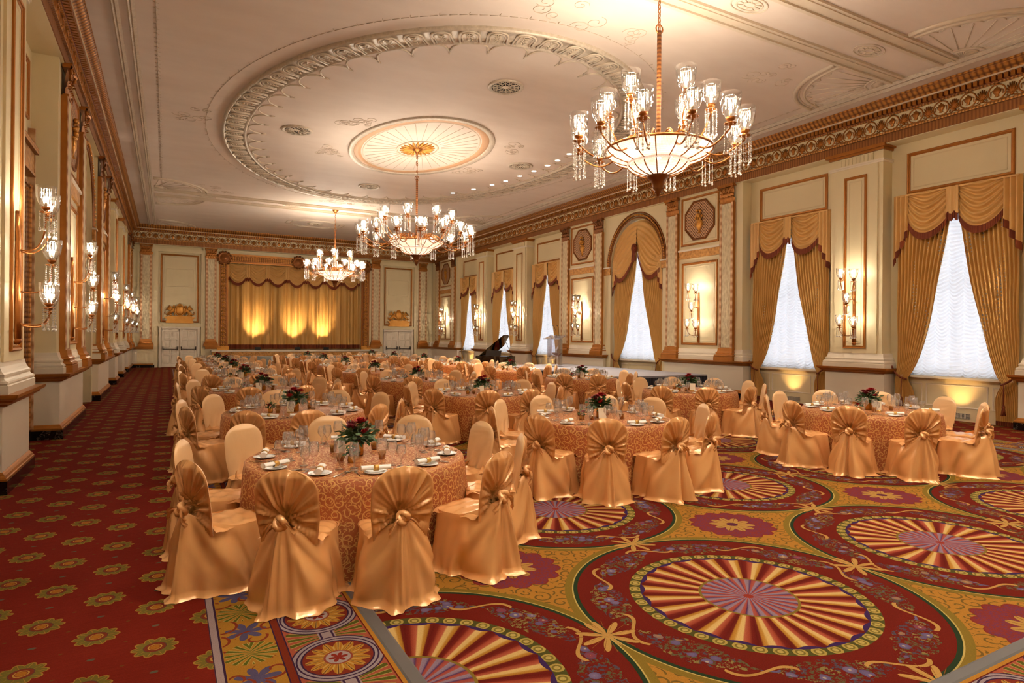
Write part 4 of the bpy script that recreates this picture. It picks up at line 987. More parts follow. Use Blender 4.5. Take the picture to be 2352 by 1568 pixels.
# pilasters of the stage wall
for s in (CX-7.92, CX-4.75, CX+4.75, CX+7.92):
    steps(MB(), fB, s-.42, s+.42, [(0, .155, .30, 0)]).build('plinth', MT['marble'], wallB)
    wbox(MB(), fB, s-.40, s+.40, 0, .16, .155, 6.72).build('wall_projection', MT['cream'], wallB)
    pilaster(fB, wallB, s, .27, CAP, .16)
for a, b in ((XL, CX-7.565), (CX-5.035, CX-4.2), (CX+4.2, CX+5.035), (CX+7.565, XR)):
    steps(MB(), fB, a, b, [(1.0, 1.03, .20, 0), (1.03, 1.08, .25, 0), (1.08, 1.14, .30, 0)]).build('chair_rail', MT['gold'], wallB)
    steps(MB(), fB, a, b, [(0, .155, .20, 0)]).build('plinth', MT['marble'], wallB); steps(MB(), fB, a, b, [(.155, .22, .18, 0)]).build('plinth_moulding', MT['gold'], wallB)
    wbox(MB(), fB, a, b, 0, .14, .22, 1.0).build('dado', MT['white'], wallB)
for s in (XL+.30, XR-.30): steps(MB(), fB, s-.25, s+.25, [(1.14, 1.25, .24, .05), (1.25, 1.34, .20, .03), (1.34, 1.44, .17, .0)]).build('base_moulding', MT['white'], wallB)
# proscenium frame
pro = struct(empty('trim_4', (CX, YB, PZ0)), 'carved gilt proscenium frame around the stage curtain'); inv = Matrix.Translation((-CX, -YB, -PZ0))
def ppart(mb, nm, m): o = mb.build(nm, MT[m], pro); o.matrix_parent_inverse = inv; return o
ow = .52
for k, (o0, o1, d0, d1, mm) in enumerate(((.0, .09, 0, .12, 'gold'), (.09, .16, 0, .16, 'bead'), (.16, .40, 0, .20, 'egg'), (.40, .46, 0, .14, 'gold_dark'), (.46, .52, 0, .10, 'gold'))):
    mb = MB(); e = ow-o0; e1 = ow-o1
    wbox(mb, fB, PX0-e, PX0-e1, d0, d1, PZ0, PZ1+e); wbox(mb, fB, PX1+e1, PX1+e, d0, d1, PZ0, PZ1+e); ppart(mb, 'frame_jamb', mm if mm.startswith('gold') else 'egg_x')
    mb = MB(); wbox(mb, fB, PX0-e, PX1+e, d0, d1, PZ1+e1, PZ1+e); ppart(mb, 'frame_head', mm if mm.startswith('gold') else mm+'_x')
for s in (PX0-.22, CX, PX1+.22):
    mb = MB(); M_ = Matrix.Rotation(pi/2, 3, 'X'); mb.lathe([(.34, 0), (.34, .10), (.30, .14), (.26, .10), (.22, .10), (.18, .13), (.001, .15)], 20, fB(s, .15, PZ1+.24), M=M_)
    for k in range(14): t = 2*pi*k/14; mb.ball(fB(s+.36*cos(t), .22, PZ1+.24+.36*sin(t)), .07, 6, 4)
    ppart(mb, 'frame_boss', 'gold_dark')
mb = MB()
for sd in (-1, 1):
    for z in [PZ0+.3+.24*i for i in range(22)]:
        s = CX+sd*(3.86+.24); mb.tube([fB(s-.13, .20, z-.05), fB(s, .24, z+.05), fB(s+.13, .20, z-.05)], [.025, .04, .025], 5)
stuff(ppart(mb, 'leaf_carving', 'gold_bright'))
for s in (PX0-.26, PX1+.26): wbox(MB(), fB, s-.30, s+.30, 0, .26, PZ0, PZ0+.22).build('jamb_block', MT['gold_bright'], wallB)
# stage curtain: pleated cloth and seven swags
root = empty('stage_curtain', (CX, YB+.55, PZ0)); tag(root, 'pleated gold stage curtain lit from below inside the gilt frame', 'curtain'); inv = Matrix.Translation((-CX, -(YB+.55), -PZ0))
def sp_(mb, nm, m): o = mb.build(nm, MT[m], root); o.matrix_parent_inverse = inv; return o
rs = random.Random(8); ph = [rs.uniform(0, 6.28) for _ in range(6)]
def stc(x): return .085*sin(x*9.2+.9*sin(x*1.3+ph[0])+ph[1]) + .045*sin(x*23+ph[2]+sin(x*2)) + .03*sin(x*3.1+ph[3])
sp_(MB().grid(lambda u, v: (PX0-.15+(PX1-PX0+.3)*u, YB+.55+stc(PX0+(PX1-PX0)*u), PZ0+.02+(PZ1-PZ0)*v), 420, 10), 'pleated_cloth', 'curtain')
sp_(MB().grid(lambda u, v: (PX0-.15+(PX1-PX0+.3)*u, YB+.535+stc(PX0+(PX1-PX0)*u), PZ0+.04+.26*v), 420, 1), 'hem_fringe', 'fringe')
nsw = 7; sw = (PX1-PX0)/nsw
def fSt(s, d, z): return (s, YB+.42-d, z)
for k in range(nsw):
    a = PX0+k*sw; f = swag_fn(fSt, a+.10, a+sw-.10, PZ1, .70, 1.12, .02, 6, .10)
    sp_(MB().grid(f, 16, 36), 'swag', 'swag'); mb = MB(); fringe_strip(mb, f, 16, .17, fr_=fSt); sp_(mb, 'swag_fringe', 'fringe')
for k in range(nsw+1):
    a = PX0+k*sw; mb = MB(); f = jabot(mb, fSt, a-.13, a+.13, PZ1, PZ1-.80, PZ1-.80, .03, 2, .03); sp_(mb, 'tail', 'swag'); mb = MB(); fringe_strip(mb, f, 16, .18, fr_=fSt); sp_(mb, 'tail_fringe', 'fringe')
# stage apron
root = struct(empty('trim_5', (CX, YB, 0)), 'low stage front with gilt nosing below the curtain'); inv = Matrix.Translation((-CX, -YB, 0))
def sg(mb, nm, m): o = mb.build(nm, MT[m], root); o.matrix_parent_inverse = inv; return o
SX0, SX1, SD = CX-4.75, CX+4.75, .95
mb = MB(); wbox(mb, fB, SX0, SX1, 0, SD, .86, .95); sg(mb, 'stage_lip', 'white'); mb = MB(); wbox(mb, fB, SX0+.05, SX1-.05, 0, SD-.06, .62, .86); sg(mb, 'gilt_nosing', 'arabesque')
mb = MB(); wbox(mb, fB, SX0+.08, SX1-.08, 0, SD-.12, 0, .62); sg(mb, 'stage_front', 'white')
mb = MB(); wbox(mb, fB, PX0-.25, PX1+.25, -1.5, 0, .86, PZ0); sg(mb, 'stage_floor', 'stage_wood')
for k in range(9):
    a = SX0+.2+k*(SX1-SX0-.3)/9; mb = MB(); wbox(mb, fB, a, a+.90, SD-.12, SD-.11, .10, .56); sg(mb, 'front_panel', 'stage_wood')
# three footlights on the stage lip
for k, x in enumerate((CX-2.32, CX-.12, CX+1.55)):
    o = empty('footlight', (x, YB-.70, .95)); tag(o, 'small black uplight on the stage lip, %s of three from the left' % ORD[k], 'stage light', 'uplights at the foot of the stage curtain')
    mb = MB(); mb.box(-.15, .15, -.09, .06, .03, .17); mb.box(-.13, .13, .06, .08, .05, .15); mb.build('housing', MT['black'], o); mb = MB(); mb.box(-.17, .17, -.06, .04, 0, .03); mb.build('bracket', MT['black'], o)
    l = bpy.data.lights.new('footlight_beam', 'SPOT'); l.energy = 380; l.color = (1, .72, .40); l.spot_size = radians(54); l.spot_blend = 1.0; l.shadow_soft_size = .08
    lo = put('footlight_beam', l, o); lo.location = (0, .10, .14); lo.rotation_euler = (radians(143), 0, 0)
# ------------------------------------------------------------------ candle lamps with hurricane shades
def bead_strings(n, r, length, z0, seed, ball=.019, bead=.0105, step=.024):
    mb = MB(); rnd = random.Random(seed)
    for k in range(n):
        t = 2*pi*k/n + .2; x, y = r*cos(t), r*sin(t); L = length*rnd.uniform(.86, 1.0); z = z0
        while z > z0-L: mb.octa((x, y, z), bead); z -= step
        mb.ball((x, y, z0-L-ball*.6), ball, 6, 4, smooth=False)
    return mb
def lamp_meshes(s, strings, slen, key):
    """s scales the shade: .15 m radius, .36 m tall at s = 1"""
    d = {}
    d['shade'] = MB().lathe([(r*s, z*s) for r, z in ((.035, .005), (.075, .03), (.115, .09), (.138, .17), (.148, .25), (.152, .36), (.149, .362))], 20).mesh('glass_shade', MT['shade'])
    mb = MB(); mb.lathe([(.012*s, -.13*s), (.02*s, -.10*s), (.08*s, -.085*s), (.095*s, -.07*s), (.085*s, -.065*s), (.02*s, -.06*s), (.03*s, -.04*s), (.06*s, -.02*s), (.07*s, .01*s), (.001, .012*s)], 16); d['cup'] = mb.mesh('lamp_cup', MT['brass'])
    d['candle'] = MB().lathe([(.001, .0), (.022*s, .0), (.022*s, .14*s), (.001, .14*s)], 10).mesh('candle_sleeve', MT['candle'])
    d['bulb'] = MB().lathe([(.006*s, .14*s), (.018*s, .165*s), (.019*s, .19*s), (.010*s, .225*s), (.001, .245*s)], 8).mesh('bulb', MT['bulb'])
    mb = MB(); mb.tube([(.075*s*cos(t), .075*s*sin(t), .315*s) for t in [2*pi*i/16 for i in range(16)]], .005*s, 4, closed=True)
    for k in range(12): t = 2*pi*k/12; x, y = .075*s*cos(t), .075*s*sin(t); mb.tube([(x, y, .31*s), (x, y, .17*s)], [.007*s, .006*s], 4); mb.octa((x, y, .16*s), .010*s); mb.octa((x, y, .322*s), .008*s)
    d['prism'] = mb.mesh('prism_ring', MT['prism'])
    d['beads'] = bead_strings(strings, .088*s, slen, -.08*s, key).mesh('bead_strings', MT['crystal'])
    return d
LD = lamp_meshes(1.0, 8, .42, 1); LDS = lamp_meshes(.74, 7, .22, 2)
def lamp_parts(par, d, loc, s, watts):
    """the pieces of one candle lamp, children of the arm that carries it"""
    for k, nm in (('cup', 'lamp_cup'), ('candle', 'candle_sleeve'), ('bulb', 'bulb'), ('shade', 'glass_shade'), ('prism', 'prism_ring'), ('beads', 'bead_strings')):
        o = put(nm, d[k], par, loc)
        if k in ('beads', 'prism'): stuff(o)
    if watts:
        l = bpy.data.lights.new('candle_light', 'POINT'); l.energy = watts; l.color = LAMP_COL; l.shadow_soft_size = .05*s
        put('candle_light', l, par, (loc[0], loc[1], loc[2]+.24*s))
def s_arm(r0, z0, r1, z1, dip, n=14):
    pts = []
    for i in range(n+1):
        t = i/n; r = r0+(r1-r0)*t
        z = z0 + (z1-z0)*(t**3) + .16*sin(pi*min(t*2.2, 1)) - dip*sin(pi*max(0, (t-.35)/.65))
        pts.append((r, 0, z))
    pts[-1] = (r1, 0, z1); return pts
def chandelier(x, y, z, outer, upper, label, w, lit=False):
    """z is the height of the bowl rim; outer / upper = (count, radius, lamp height above rim, phase)"""
    root = empty('chandelier', (x, y, z)); tag(root, label, 'chandelier', 'crystal chandeliers down the middle of the ceiling')
    R = .84
    MB().lathe([(R, 0), (R-.03, -.05), (R-.12, -.12), (R-.26, -.18), (R-.40, -.21)], 48).build('upper_bowl', MT['bowl'], root)
    MB().lathe([(R-.34, -.20), (R-.36, -.26), (R-.44, -.33), (R-.56, -.38), (.15, -.41)], 48).build('lower_bowl', MT['bowl'], root)
    mb = MB()
    for r, zz, q in ((R, 0, .022), (R-.36, -.205, .018)): mb.tube([(r*cos(t), r*sin(t), zz) for t in [2*pi*i/40 for i in range(40)]], q, 6, closed=True)
    mb.build('bowl_hoops', MT['brass'], root)
    for k in range(16):
        t = 2*pi*k/16; mb = MB(); mb.tube([(r*cos(t), r*sin(t), zz) for r, zz in ((R, 0), (R-.03, -.055), (R-.12, -.127), (R-.26, -.188), (R-.36, -.212), (R-.36, -.265), (R-.44, -.337), (R-.56, -.387), (.15, -.415))], .010, 5); mb.build('bowl_rib', MT['brass'], root)
    MB().lathe([(.17, -.36), (.175, -.42), (.15, -.45), (.11, -.48), (.09, -.56), (.08, -.60), (.09, -.62), (.05, -.65), (.06, -.67), (.03, -.69), (.02, -.73), (.001, -.74)], 20).build('finial', MT['brass_dark'], root)
    MB().lathe([(.001, .20), (.14, .20), (.16, .10), (.10, .02), (.20, -.02), (.22, -.10), (.001, -.12)], 16).build('hub', MT['brass'], root)
    H = ZC - z
    MB().tube([(0, 0, .15), (0, 0, H-.95)], .035, 8).build('velvet_sleeve', MT['sleeve'], root)
    mb = MB(); zz = H-.95
    while zz < H-.16:
        mb.tube([(.028*cos(t)*(1 if int(zz*20) % 2 else .3), .028*cos(t)*(.3 if int(zz*20) % 2 else 1), zz+.035+.045*sin(t)) for t in [2*pi*i/8 for i in range(8)]], .009, 4, closed=True); zz += .07
    mb.tube([(.07*cos(t), 0, H-.92+.07*sin(t)) for t in [2*pi*i/12 for i in range(12)]], .012, 5, closed=True); mb.build('chain', MT['brass'], root)
    MB().lathe([(.001, H-.20), (.03, H-.19), (.05, H-.13), (.10, H-.06), (.16, H-.01), (.16, H)], 18).build('canopy', MT['brass'], root)
    lit = MB(); lit.ball((0, 0, -.10), .05, 8, 6); lit.build('bowl_lamp', MT['bulb'], root)
    l = bpy.data.lights.new('bowl_light', 'POINT'); l.energy = w*.6; l.color = LAMP_COL; l.shadow_soft_size = .06; put('bowl_light', l, root, (0, 0, -.10))
    for (n, r, h, ph), dip in ((outer, .22), (upper, .10)):
        me = MB().tube(s_arm(.14, .06, r, h-.13, dip), .014, 6).mesh('arm', MT['brass'])
        for k in range(n):
            a = ph + 2*pi*k/n; arm = put('arm', me, root, None, a); lamp_parts(arm, LD, (r, 0, h), 1.0, w*.52 if lit else (w*1.7 if k % 2 == 0 and h < .4 else 0))
    return root
chandelier(CX-.05, 7.62, 4.84, (12, 1.30, .16, .15), (6, .80, .66, .30), 'crystal chandelier with glass hurricane shades nearest the camera, upper right', BULB_W, True)
chandelier(CX-.08, 18.60, 4.78, (16, 1.74, .16, .1), (8, 1.12, .66, .2), 'largest crystal chandelier hanging from the gilded sunburst in the ceiling oval', BULB_W*.62)
chandelier(CX-.04, 29.65, 4.80, (12, 1.30, .16, .1), (6, .80, .66, .25), 'farthest crystal chandelier hanging before the stage curtain', BULB_W*1.05)
# gilded sunburst around the middle chandelier's canopy
mb = MB()
for k in range(22):
    t = 2*pi*k/22; mb.tube([(CX-.08+.16*cos(t), 18.6+.2*sin(t), ZC-.012), (CX-.08+.38*cos(t), 18.6+.52*sin(t), ZC-.015), (CX-.08+.52*cos(t), 18.6+.74*sin(t), ZC-.012)], [.02, .05, .015], 5)
mb.build('sunburst', MT['gold_bright'], ceil)
MB().tube([(CX-.08+.60*cos(t), 18.6+.86*sin(t), ZC-.01) for t in [2*pi*i/40 for i in range(40)]], .03, 5, closed=True).build('sunburst_ring', MT['silver_plain'], ceil)

# recessed downlights along the far right edge of the oval
DL = [(10.18, 23.56), (10.62, 22.5), (10.93, 21.49), (11.1, 20.7), (11.2, 19.8), (11.29, 18.95), (11.32, 18.1), (11.28, 17.4), (11.2, 16.6), (11.05, 15.9)]
for k, (x, y) in enumerate(DL):
    o = empty('recessed_downlight', (x, y, ZC)); tag(o, 'round recessed ceiling downlight, %s from the far end of the curved row' % ORD[k], 'downlight', 'row of recessed downlights')
    MB().lathe([(.085, -.012), (.105, -.012), (.11, 0)], 20).build('trim_ring', MT['white'], o)
    MB().lathe([(.001, -.009), (.088, -.009)], 20).build('lens', MT['downlight'], o)
    l = bpy.data.lights.new('downlight_beam', 'SPOT'); l.energy = DOWN_W; l.color = (1, .86, .68); l.spot_size = radians(80); l.spot_blend = .8; l.shadow_soft_size = .08
    lo = put('downlight_beam', l, o); lo.location = (0, 0, -.03)
    if k == 0: o_first = o

# two unseen rows of the same fitting, added as fill light for the near chairs
near_fill_beam = bpy.data.lights.new('downlight_beam', 'SPOT'); near_fill_beam.energy = DOWN_W*.85; near_fill_beam.color = (1, .90, .76); near_fill_beam.spot_size = radians(120); near_fill_beam.spot_blend = 1.0; near_fill_beam.shadow_soft_size = .12
for j, y in enumerate((.4, 3.4)):
    for k in range(6):
        o = copy_tree(o_first, None, (CX-6.3+2.52*k, y, ZC)); tag(o, 'added fill downlight over the near end, %s row, %s from the left' % (('rear', 'front')[j], ORD[k]), 'downlight', 'added fill downlights over the near end')
        for ch in o.children:
            if ch.type == 'LIGHT': ch.data = near_fill_beam
# wall sconces: long gilt bar with five lamps
def sconce(fr_, s, d, label, w, lit=False):
    p = fr_(s, d, 1.75); q = Vector(fr_(s, d+1, 1.75)) - Vector(p)
    root = empty('wall_sconce', p, atan2(q.y, q.x)); tag(root, label, 'sconce', 'crystal wall sconces')
    mb = MB(); mb.tube([(.02, 0, .02), (.025, 0, .3), (.025, 0, 1.3), (.02, 0, 1.62)], [.05, .04, .034, .02], 8); mb.ball((.02, 0, .0), .055, 8, 6); mb.build('back_bar', MT['brass'], root)
    for y0, z0, y1, z1, o in ((0, .20, .17, .42, .30), (0, .22, -.17, .46, .34), (0, .62, .02, 1.02, .34), (0, 1.12, .17, 1.62, .30), (0, 1.14, -.17, 1.66, .30)):
        pts = []
        for i in range(11):
            t = i/10; pts.append((.03+o*sin(t*pi/2), y0+(y1-y0)*t, z0 + (z1-.10-z0)*(t**2.2) - .05*sin(pi*t)))
        arm = MB().tube(pts, .010, 6).build('arm', MT['brass'], root)
        lamp_parts(arm, LDS, (.03+o, y1, z1), .74, w*.14 if lit else (w if z0 == .62 else 0))
    return root
for nm, fr_ in (('right', fR), ('left', fL)):
    sconce(fr_, PIER[0], D_PIER+.03, 'five-light crystal sconce on the pier beside the viewer, %s wall' % nm, BULB_W*.85)
    sconce(fr_, PIER[1], D_PIER+.03, 'five-light crystal sconce on the nearest pier of the %s wall' % nm, BULB_W*.85, True)
    sconce(fr_, (BAY[1][0]+BAY[1][1])/2+.15, D_PIER, 'five-light crystal sconce below the nearer octagon grille, %s wall' % nm, BULB_W*.85, True)
    sconce(fr_, (BAY[2][0]+BAY[2][1])/2-.15, D_PIER, 'five-light crystal sconce below the middle octagon grille, %s wall' % nm, BULB_W*.85)
    sconce(fr_, PIER[2], D_PIER+.03, 'five-light crystal sconce on the first pier past the middle bay, %s wall' % nm, BULB_W*.85)
    sconce(fr_, PIER[3], D_PIER+.03, 'five-light crystal sconce on the last pier of the %s wall' % nm, BULB_W*.85)
    sconce(fr_, BAY[3][0]+1.70, D_PIER, 'five-light crystal sconce in the corner bay by the stage, %s wall' % nm, BULB_W*.85)
# small floor uplights washing the window aprons
for k, (c, nm) in enumerate(((WIN[1], 'nearest'), (WIN[2], 'second nearest'), (WIN[3], 'third visible'), (WIN[5], 'farthest'))):
    o = empty('floor_uplight', (XR-.42, c-.1, 0)); tag(o, 'small black floor uplight below the %s window of the right wall' % nm, 'uplight', 'uplights under the windows')
    mb = MB(); mb.lathe([(.001, 0), (.07, 0), (.07, .02), (.06, .03), (.06, .14), (.05, .14), (.05, .11), (.001, .11)], 14); mb.build('housing', MT['black'], o)
    MB().lathe([(.001, .115), (.048, .115)], 12).build('lens', MT['downlight'], o)
    l = bpy.data.lights.new('uplight_beam', 'SPOT'); l.energy = 22; l.color = (1, .60, .22); l.spot_size = radians(75); l.spot_blend = 1; l.shadow_soft_size = .04
    lo = put('uplight_beam', l, o); lo.location = (0, 0, .16); lo.rotation_euler = (0, radians(-150), 0)
# ------------------------------------------------------------------ covered chairs
SEAT, TOPZ, KNOT_Z = .47, .95, .60
def crease(a): return .55*sin(a) + .45*(1-2*abs(sin(a*.5+.7))**.8)
def sat(x): return max(0., min(1., x))
def chair_meshes(seed):
    rnd = random.Random(seed); ph = [rnd.uniform(0, 6.28) for _ in range(12)]; out = {}
    # back of the chair: arched board, front and back faces joined round the rim; local +y faces the table
    kx = rnd.uniform(-.02, .02)
    def half_w(z):
        q = (z-.42)/(TOPZ-.42); w = .222*(1-.13*sat((.62-z)/.2))
        if z > .76: w *= sqrt(max(0., 1-((z-.76)/(TOPZ-.76))**2.4)) if z < TOPZ else 0
        return max(w, .004)
    def lean(z): return -.205 - .10*(z-.42)/(TOPZ-.42)*.8
    def back(u, v):
        z = .42+(TOPZ-.42)*v**.82; w = half_w(z); a = -1+2*u; x = a*w
        th = .032*sqrt(max(0., 1-a*a))*(1 if z < .9 else max(.1, (TOPZ-z)/.05))
        y = lean(z) - th
        # radial pleats running to the knot
        dx, dz = x-kx, z-KNOT_Z; r = hypot(dx, dz); t = atan2(dx, dz)
        near = sat((.34-r)/.34); pl = 1-2*abs(sin(t*6.5+ph[0]+1.6*sin(t*2+ph[1])))**.7 + .5*(1-2*abs(sin(t*15+ph[2]))**.7)
        y -= .024*pl*sat(r/.06)*(.35+.65*near)*sat((1-abs(a))*5)*sat((TOPZ-z)/.05+.1)
        y += .035*sat(1-r/.12)      # cinched in at the knot
        if z > .66: y -= .022*exp_(-(dx/.075)**2)*sat((z-.66)/.06)*sat((TOPZ-z)/.10)
        return (x, y, z)
    mb = MB().grid(back, 84, 48)
    out['back'] = mb
    def front(u, v):
        z = .42+(TOPZ-.42)*v**.82; w = half_w(z); a = -1+2*u
        th = .032*sqrt(max(0., 1-a*a))*(1 if z < .9 else max(.1, (TOPZ-z)/.05))
        y = lean(z) + th + .004*sin(z*31+a*2+ph[3])*sat(1-z)*(1-a*a) + (.012*sin(a*9+z*14+ph[4])*sat((.66-z)/.15))*(1-a*a)
        return (a*w, y, z)
    out['front'] = MB().grid(front, 28, 48)
    # seat
    def seatf(u, v):
        x = (u-.5)*2; y = -.20+.44*v; w = .225; z = SEAT + .012*(1-x*x)*(1-(2*v-1)**2) + .006*sin(v*24+x*2+ph[5]) + .004*sin(x*9+v*6+ph[6])
        c = .06*max(0., v-.75)*4*abs(x)**4
        return (x*(w-c*.4), y, z - .02*sat((abs(x)-.85)/.15) - .02*sat((v-.92)/.08))
    out['seat'] = MB().grid(seatf, 18, 16)
    # skirt: from the seat edge and from the knot down to the floor
    def skirt(u, v):
        t = 2*pi*u                                   # 0 = straight behind the chair
        sx, cy = sin(t), -cos(t)                     # rear is -y
        k = 1/max(abs(sx)**3+abs(cy)**3, 1e-6)**(1/3)
        ex, ey = .228*sx*k, .02+.225*cy*k            # seat outline (rounded square)
        td = t if t < pi else t-2*pi; q = abs(td)
        rear = sat((1.30-q)/.62)
        rear = rear*rear*(3-2*rear)
        tx, ty, tz = kx+.028*sin(td*1.6), lean(KNOT_Z)-.055-.02*cos(td), KNOT_Z-.015
        x0, y0, z0 = ex+(tx-ex)*rear, ey+(ty-ey)*rear, SEAT-.004+(tz-SEAT)*rear
        fl = .11+.07*sin(3*t+ph[7])*.5+.04*sin(7*t+ph[8]); br = sat((1.2-q)/.8)
        bx, by = ex*(1+fl*1.7)+.02*sin(5*t+ph[9]), ey*(1+fl*1.1)-.165*br*(1+.25*sin(6*td+ph[10]))
        s = v**(.9); sw = s
        # cloth swoops sideways first, then falls: bow the path outward and downward
        x = x0+(bx-x0)*(s**(.62 if rear > .05 else .9)); y = y0+(by-y0)*(s**(.75)); z = z0*(1-v)**(1.0)
        sag = rear*(1-rear)*4
        z -= .055*sag*sin(pi*v)*(1-v); x += .045*sag*sin(pi*v)*(1 if td > 0 else -1)
        f = .017*sin(td*22+ph[11])*exp_(-(q/.38)**2)*(.25+.75*v)                                   # narrow pleats straight below the knot
        f += .034*crease(5.2*q-4.6*v+ph[0]+(.9 if td > 0 else -.6))*sat((q-.22)/.4)*sat((2.3-q)/.7)*sin(pi*v**.75)   # broad folds sweeping to the seat corners
        f += .012*sin(11*q-7*v+ph[1])*sat((q-.3)/.4)*sat((2.0-q)/.6)*(1-v)*v*4
        f += .026*sin(8*t+ph[9])*v**4 + .014*sin(17*t+ph[4])*v**6
        f += .010*sin(6*t+ph[3])*v
        d = f*sat(v*6); x += sx*d; y += cy*d
        if v > .96: x += sx*(.03+.02*sin(5*t+ph[2])); y += cy*(.03+.02*sin(4*t+ph[6])); z = .005
        return (x, y, max(z, .004))
    out['skirt'] = MB().grid(skirt, 108, 20, closed_u=True)
    # knot with two tails
    ky = lean(KNOT_Z)-.075; mb = MB()
    mb.tube([(kx+.030*cos(t)*1.05, ky-.02*sin(t*2)-.015, KNOT_Z+.034*sin(t)) for t in [2*pi*i/12 for i in range(12)]], .024, 7, closed=True); mb.ball((kx, ky-.01, KNOT_Z), .034, 8, 6)
    out['knot'] = mb
    for i, sd in enumerate((-1, 1)):
        L = rnd.uniform(.07, .14); dr = rnd.uniform(.02, .10)
        def tail(u, v, sd=sd, L=L, dr=dr):
            w = .018+.055*v; b = (u-.5)*w
            return (kx+sd*(.02+L*sin(v*1.5)), ky-.02-.03*sin(v*3)+.012*sin(u*9+v*4), KNOT_Z-.01+b-dr*v*v+.012*sin(v*7))
        out['tail%d' % i] = MB().grid(tail, 6, 8)
    def join(*ms):
        r = MB()
        for m_ in ms: r.add(m_.v, m_.f, True)
        return r
    cover = join(out['back'], out['front']); me = cover.mesh('backrest_cover', MT['satin']); me.materials.append(MT['satin_face'])
    nb = len(out['back'].f)
    for i, p in enumerate(me.polygons):
        if i >= nb: p.material_index = 1
    return {'back': ('backrest_cover', me), 'seat': ('seat_cover', out['seat'].mesh('seat_cover', MT['satin'])), 'skirt': ('skirt', out['skirt'].mesh('skirt', MT['satin'])),
            'knot': ('knot', join(out['knot'], out['tail0'], out['tail1']).mesh('knot', MT['satin']))}
def exp_(x): return math.exp(x)
CHAIRS = [chair_meshes(s) for s in (3, 14, 27, 41)]
CHAIR_R = 1.20
def place_chair(x, y, rz, kind, label, near):
    root = empty('banquet_chair', (x, y, 0), rz); tag(root, label, 'chair', 'gold satin covered banquet chairs')
    for k, (nm, me) in CHAIRS[kind].items():
        put(nm, me, root)
    return root

# ------------------------------------------------------------------ tables and their settings
TAB_R, TAB_Z = .95, .765
def cloth_mesh(seed):
    rnd = random.Random(seed); ph = [rnd.uniform(0, 6.28) for _ in range(4)]; mb = MB(); n = 96; vs = []; uv = []; rings = []
    for r in (.0005, .3, .6, .85, TAB_R-.012): rings.append(('t', r))
    for k in range(9): rings.append(('s', k/8))
    for kind, q in rings:
        for i in range(n):
            t = 2*pi*i/n
            if kind == 't': r, z = q, TAB_Z; uv.append((r*cos(t), r*sin(t)))
            else:
                fold = sin(11*t+ph[0]+.9*sin(3*t+ph[1]))+.5*sin(19*t+ph[2])
                r = TAB_R + .012*sin(min(q*12, 1.57)) + q*(.035+.032*fold); z = (TAB_Z-.008)*(1-q)+.004*q; uv.append((t*TAB_R, z-TAB_Z-1.0))
            vs.append((r*cos(t), r*sin(t), z))
    R = len(rings); mb.add(vs, [(j*n+i, j*n+(i+1) % n, (j+1)*n+(i+1) % n, (j+1)*n+i) for j in range(R-1) for i in range(n)], True)
    mb.uv = uv; return mb.mesh('tablecloth', MT['damask'])
CLOTH = [cloth_mesh(s) for s in (1, 2, 3)]
def glass_mesh(h, r, name):
    """tulip wine glass, h tall, r bowl radius"""
    pr = [(.001, .003), (.033, .003), (.034, .006), (.012, .012), (.0065, .02), (.006, h*.36), (.010, h*.42), (r*.55, h*.52), (r*.92, h*.62), (r, h*.70), (r*.93, h*.85), (r*.78, h), (r*.76, h), (r*.90, h*.85), (r*.96, h*.70), (r*.85, h*.62)]
    return MB().lathe(pr, 14).mesh(name, MT['glass'])
GL = [glass_mesh(.235, .048, 'wine_glass'), glass_mesh(.21, .043, 'wine_glass'), glass_mesh(.185, .040, 'wine_glass')]
GLN = ['tall wine glass', 'middle wine glass', 'small wine glass']
PLATE = MB().lathe([(.001, .006), (.062, .006), (.066, .009), (.09, .014), (.092, .016), (.089, .0165), (.066, .013), (.055, .004), (.001, .003)], 24).mesh('bread_plate', MT['china'])
def napkin_mesh():
    mb = MB()
    def fn(u, v):
        t = 2*pi*u; sp = .026-.006*u; x = -.115+.23*v; fl = 1+.35*(abs(2*v-1)**3)
        return (x, sp*cos(t)*fl*1.05, .020+sp*sin(t)*.78)
    mb.grid(fn, 16, 10); mb.lathe([(.002, -.1149), (.030, -.1149)], 12, (0, 0, .020), M=Matrix(((0, 0, 1), (0, 1, 0), (.75, 0, 0)))); mb.lathe([(.002, .1149), (.030, .1149)], 12, (0, 0, .020), M=Matrix(((0, 0, 1), (0, 1, 0), (.75, 0, 0)))); return mb.mesh('napkin', MT['linen'])
NAP = napkin_mesh()
NRING = MB().lathe([(.0275, -.02), (.030, -.02), (.030, .02), (.0275, .02)], 16, (0, 0, .020), M=Matrix(((0, 0, 1), (0, 1, 0), (.8, 0, 0)))).mesh('napkin_ring', MT['ring'])
def knife():
    mb = MB(); mb.grid(lambda u, v: ((u-.5)*(.018 if v < .5 else .013), -.11+.22*v, .004+.002*sin(pi*u)), 3, 8); mb.box(-.007, .007, -.11, -.02, .001, .008); return mb.mesh('knife', MT['steel'])
def fork():
    mb = MB(); mb.box(-.004, .004, -.10, .03, .002, .006); mb.grid(lambda u, v: ((u-.5)*.024*sin(.4+1.1*v), .03+.03*v, .004+.004*v), 3, 3)
    for k in range(4): mb.box(-.0115+k*.0065, -.0085+k*.0065, .058, .10, .006, .009)
    return mb.mesh('fork', MT['steel'])
def spoon():
    mb = MB(); mb.box(-.004, .004, -.09, .03, .002, .006); mb.lathe([(.001, .001), (.012, .003), (.019, .009)], 12, (0, .055, .002), sy=1.5); return mb.mesh('spoon', MT['steel'])
KN, FK, SPN = knife(), fork(), spoon()
VOT = MB().lathe([(.001, .004), (.026, .004), (.036, .07), (.034, .07), (.025, .008), (.001, .008)], 14).mesh('votive_cup', MT['amber'])
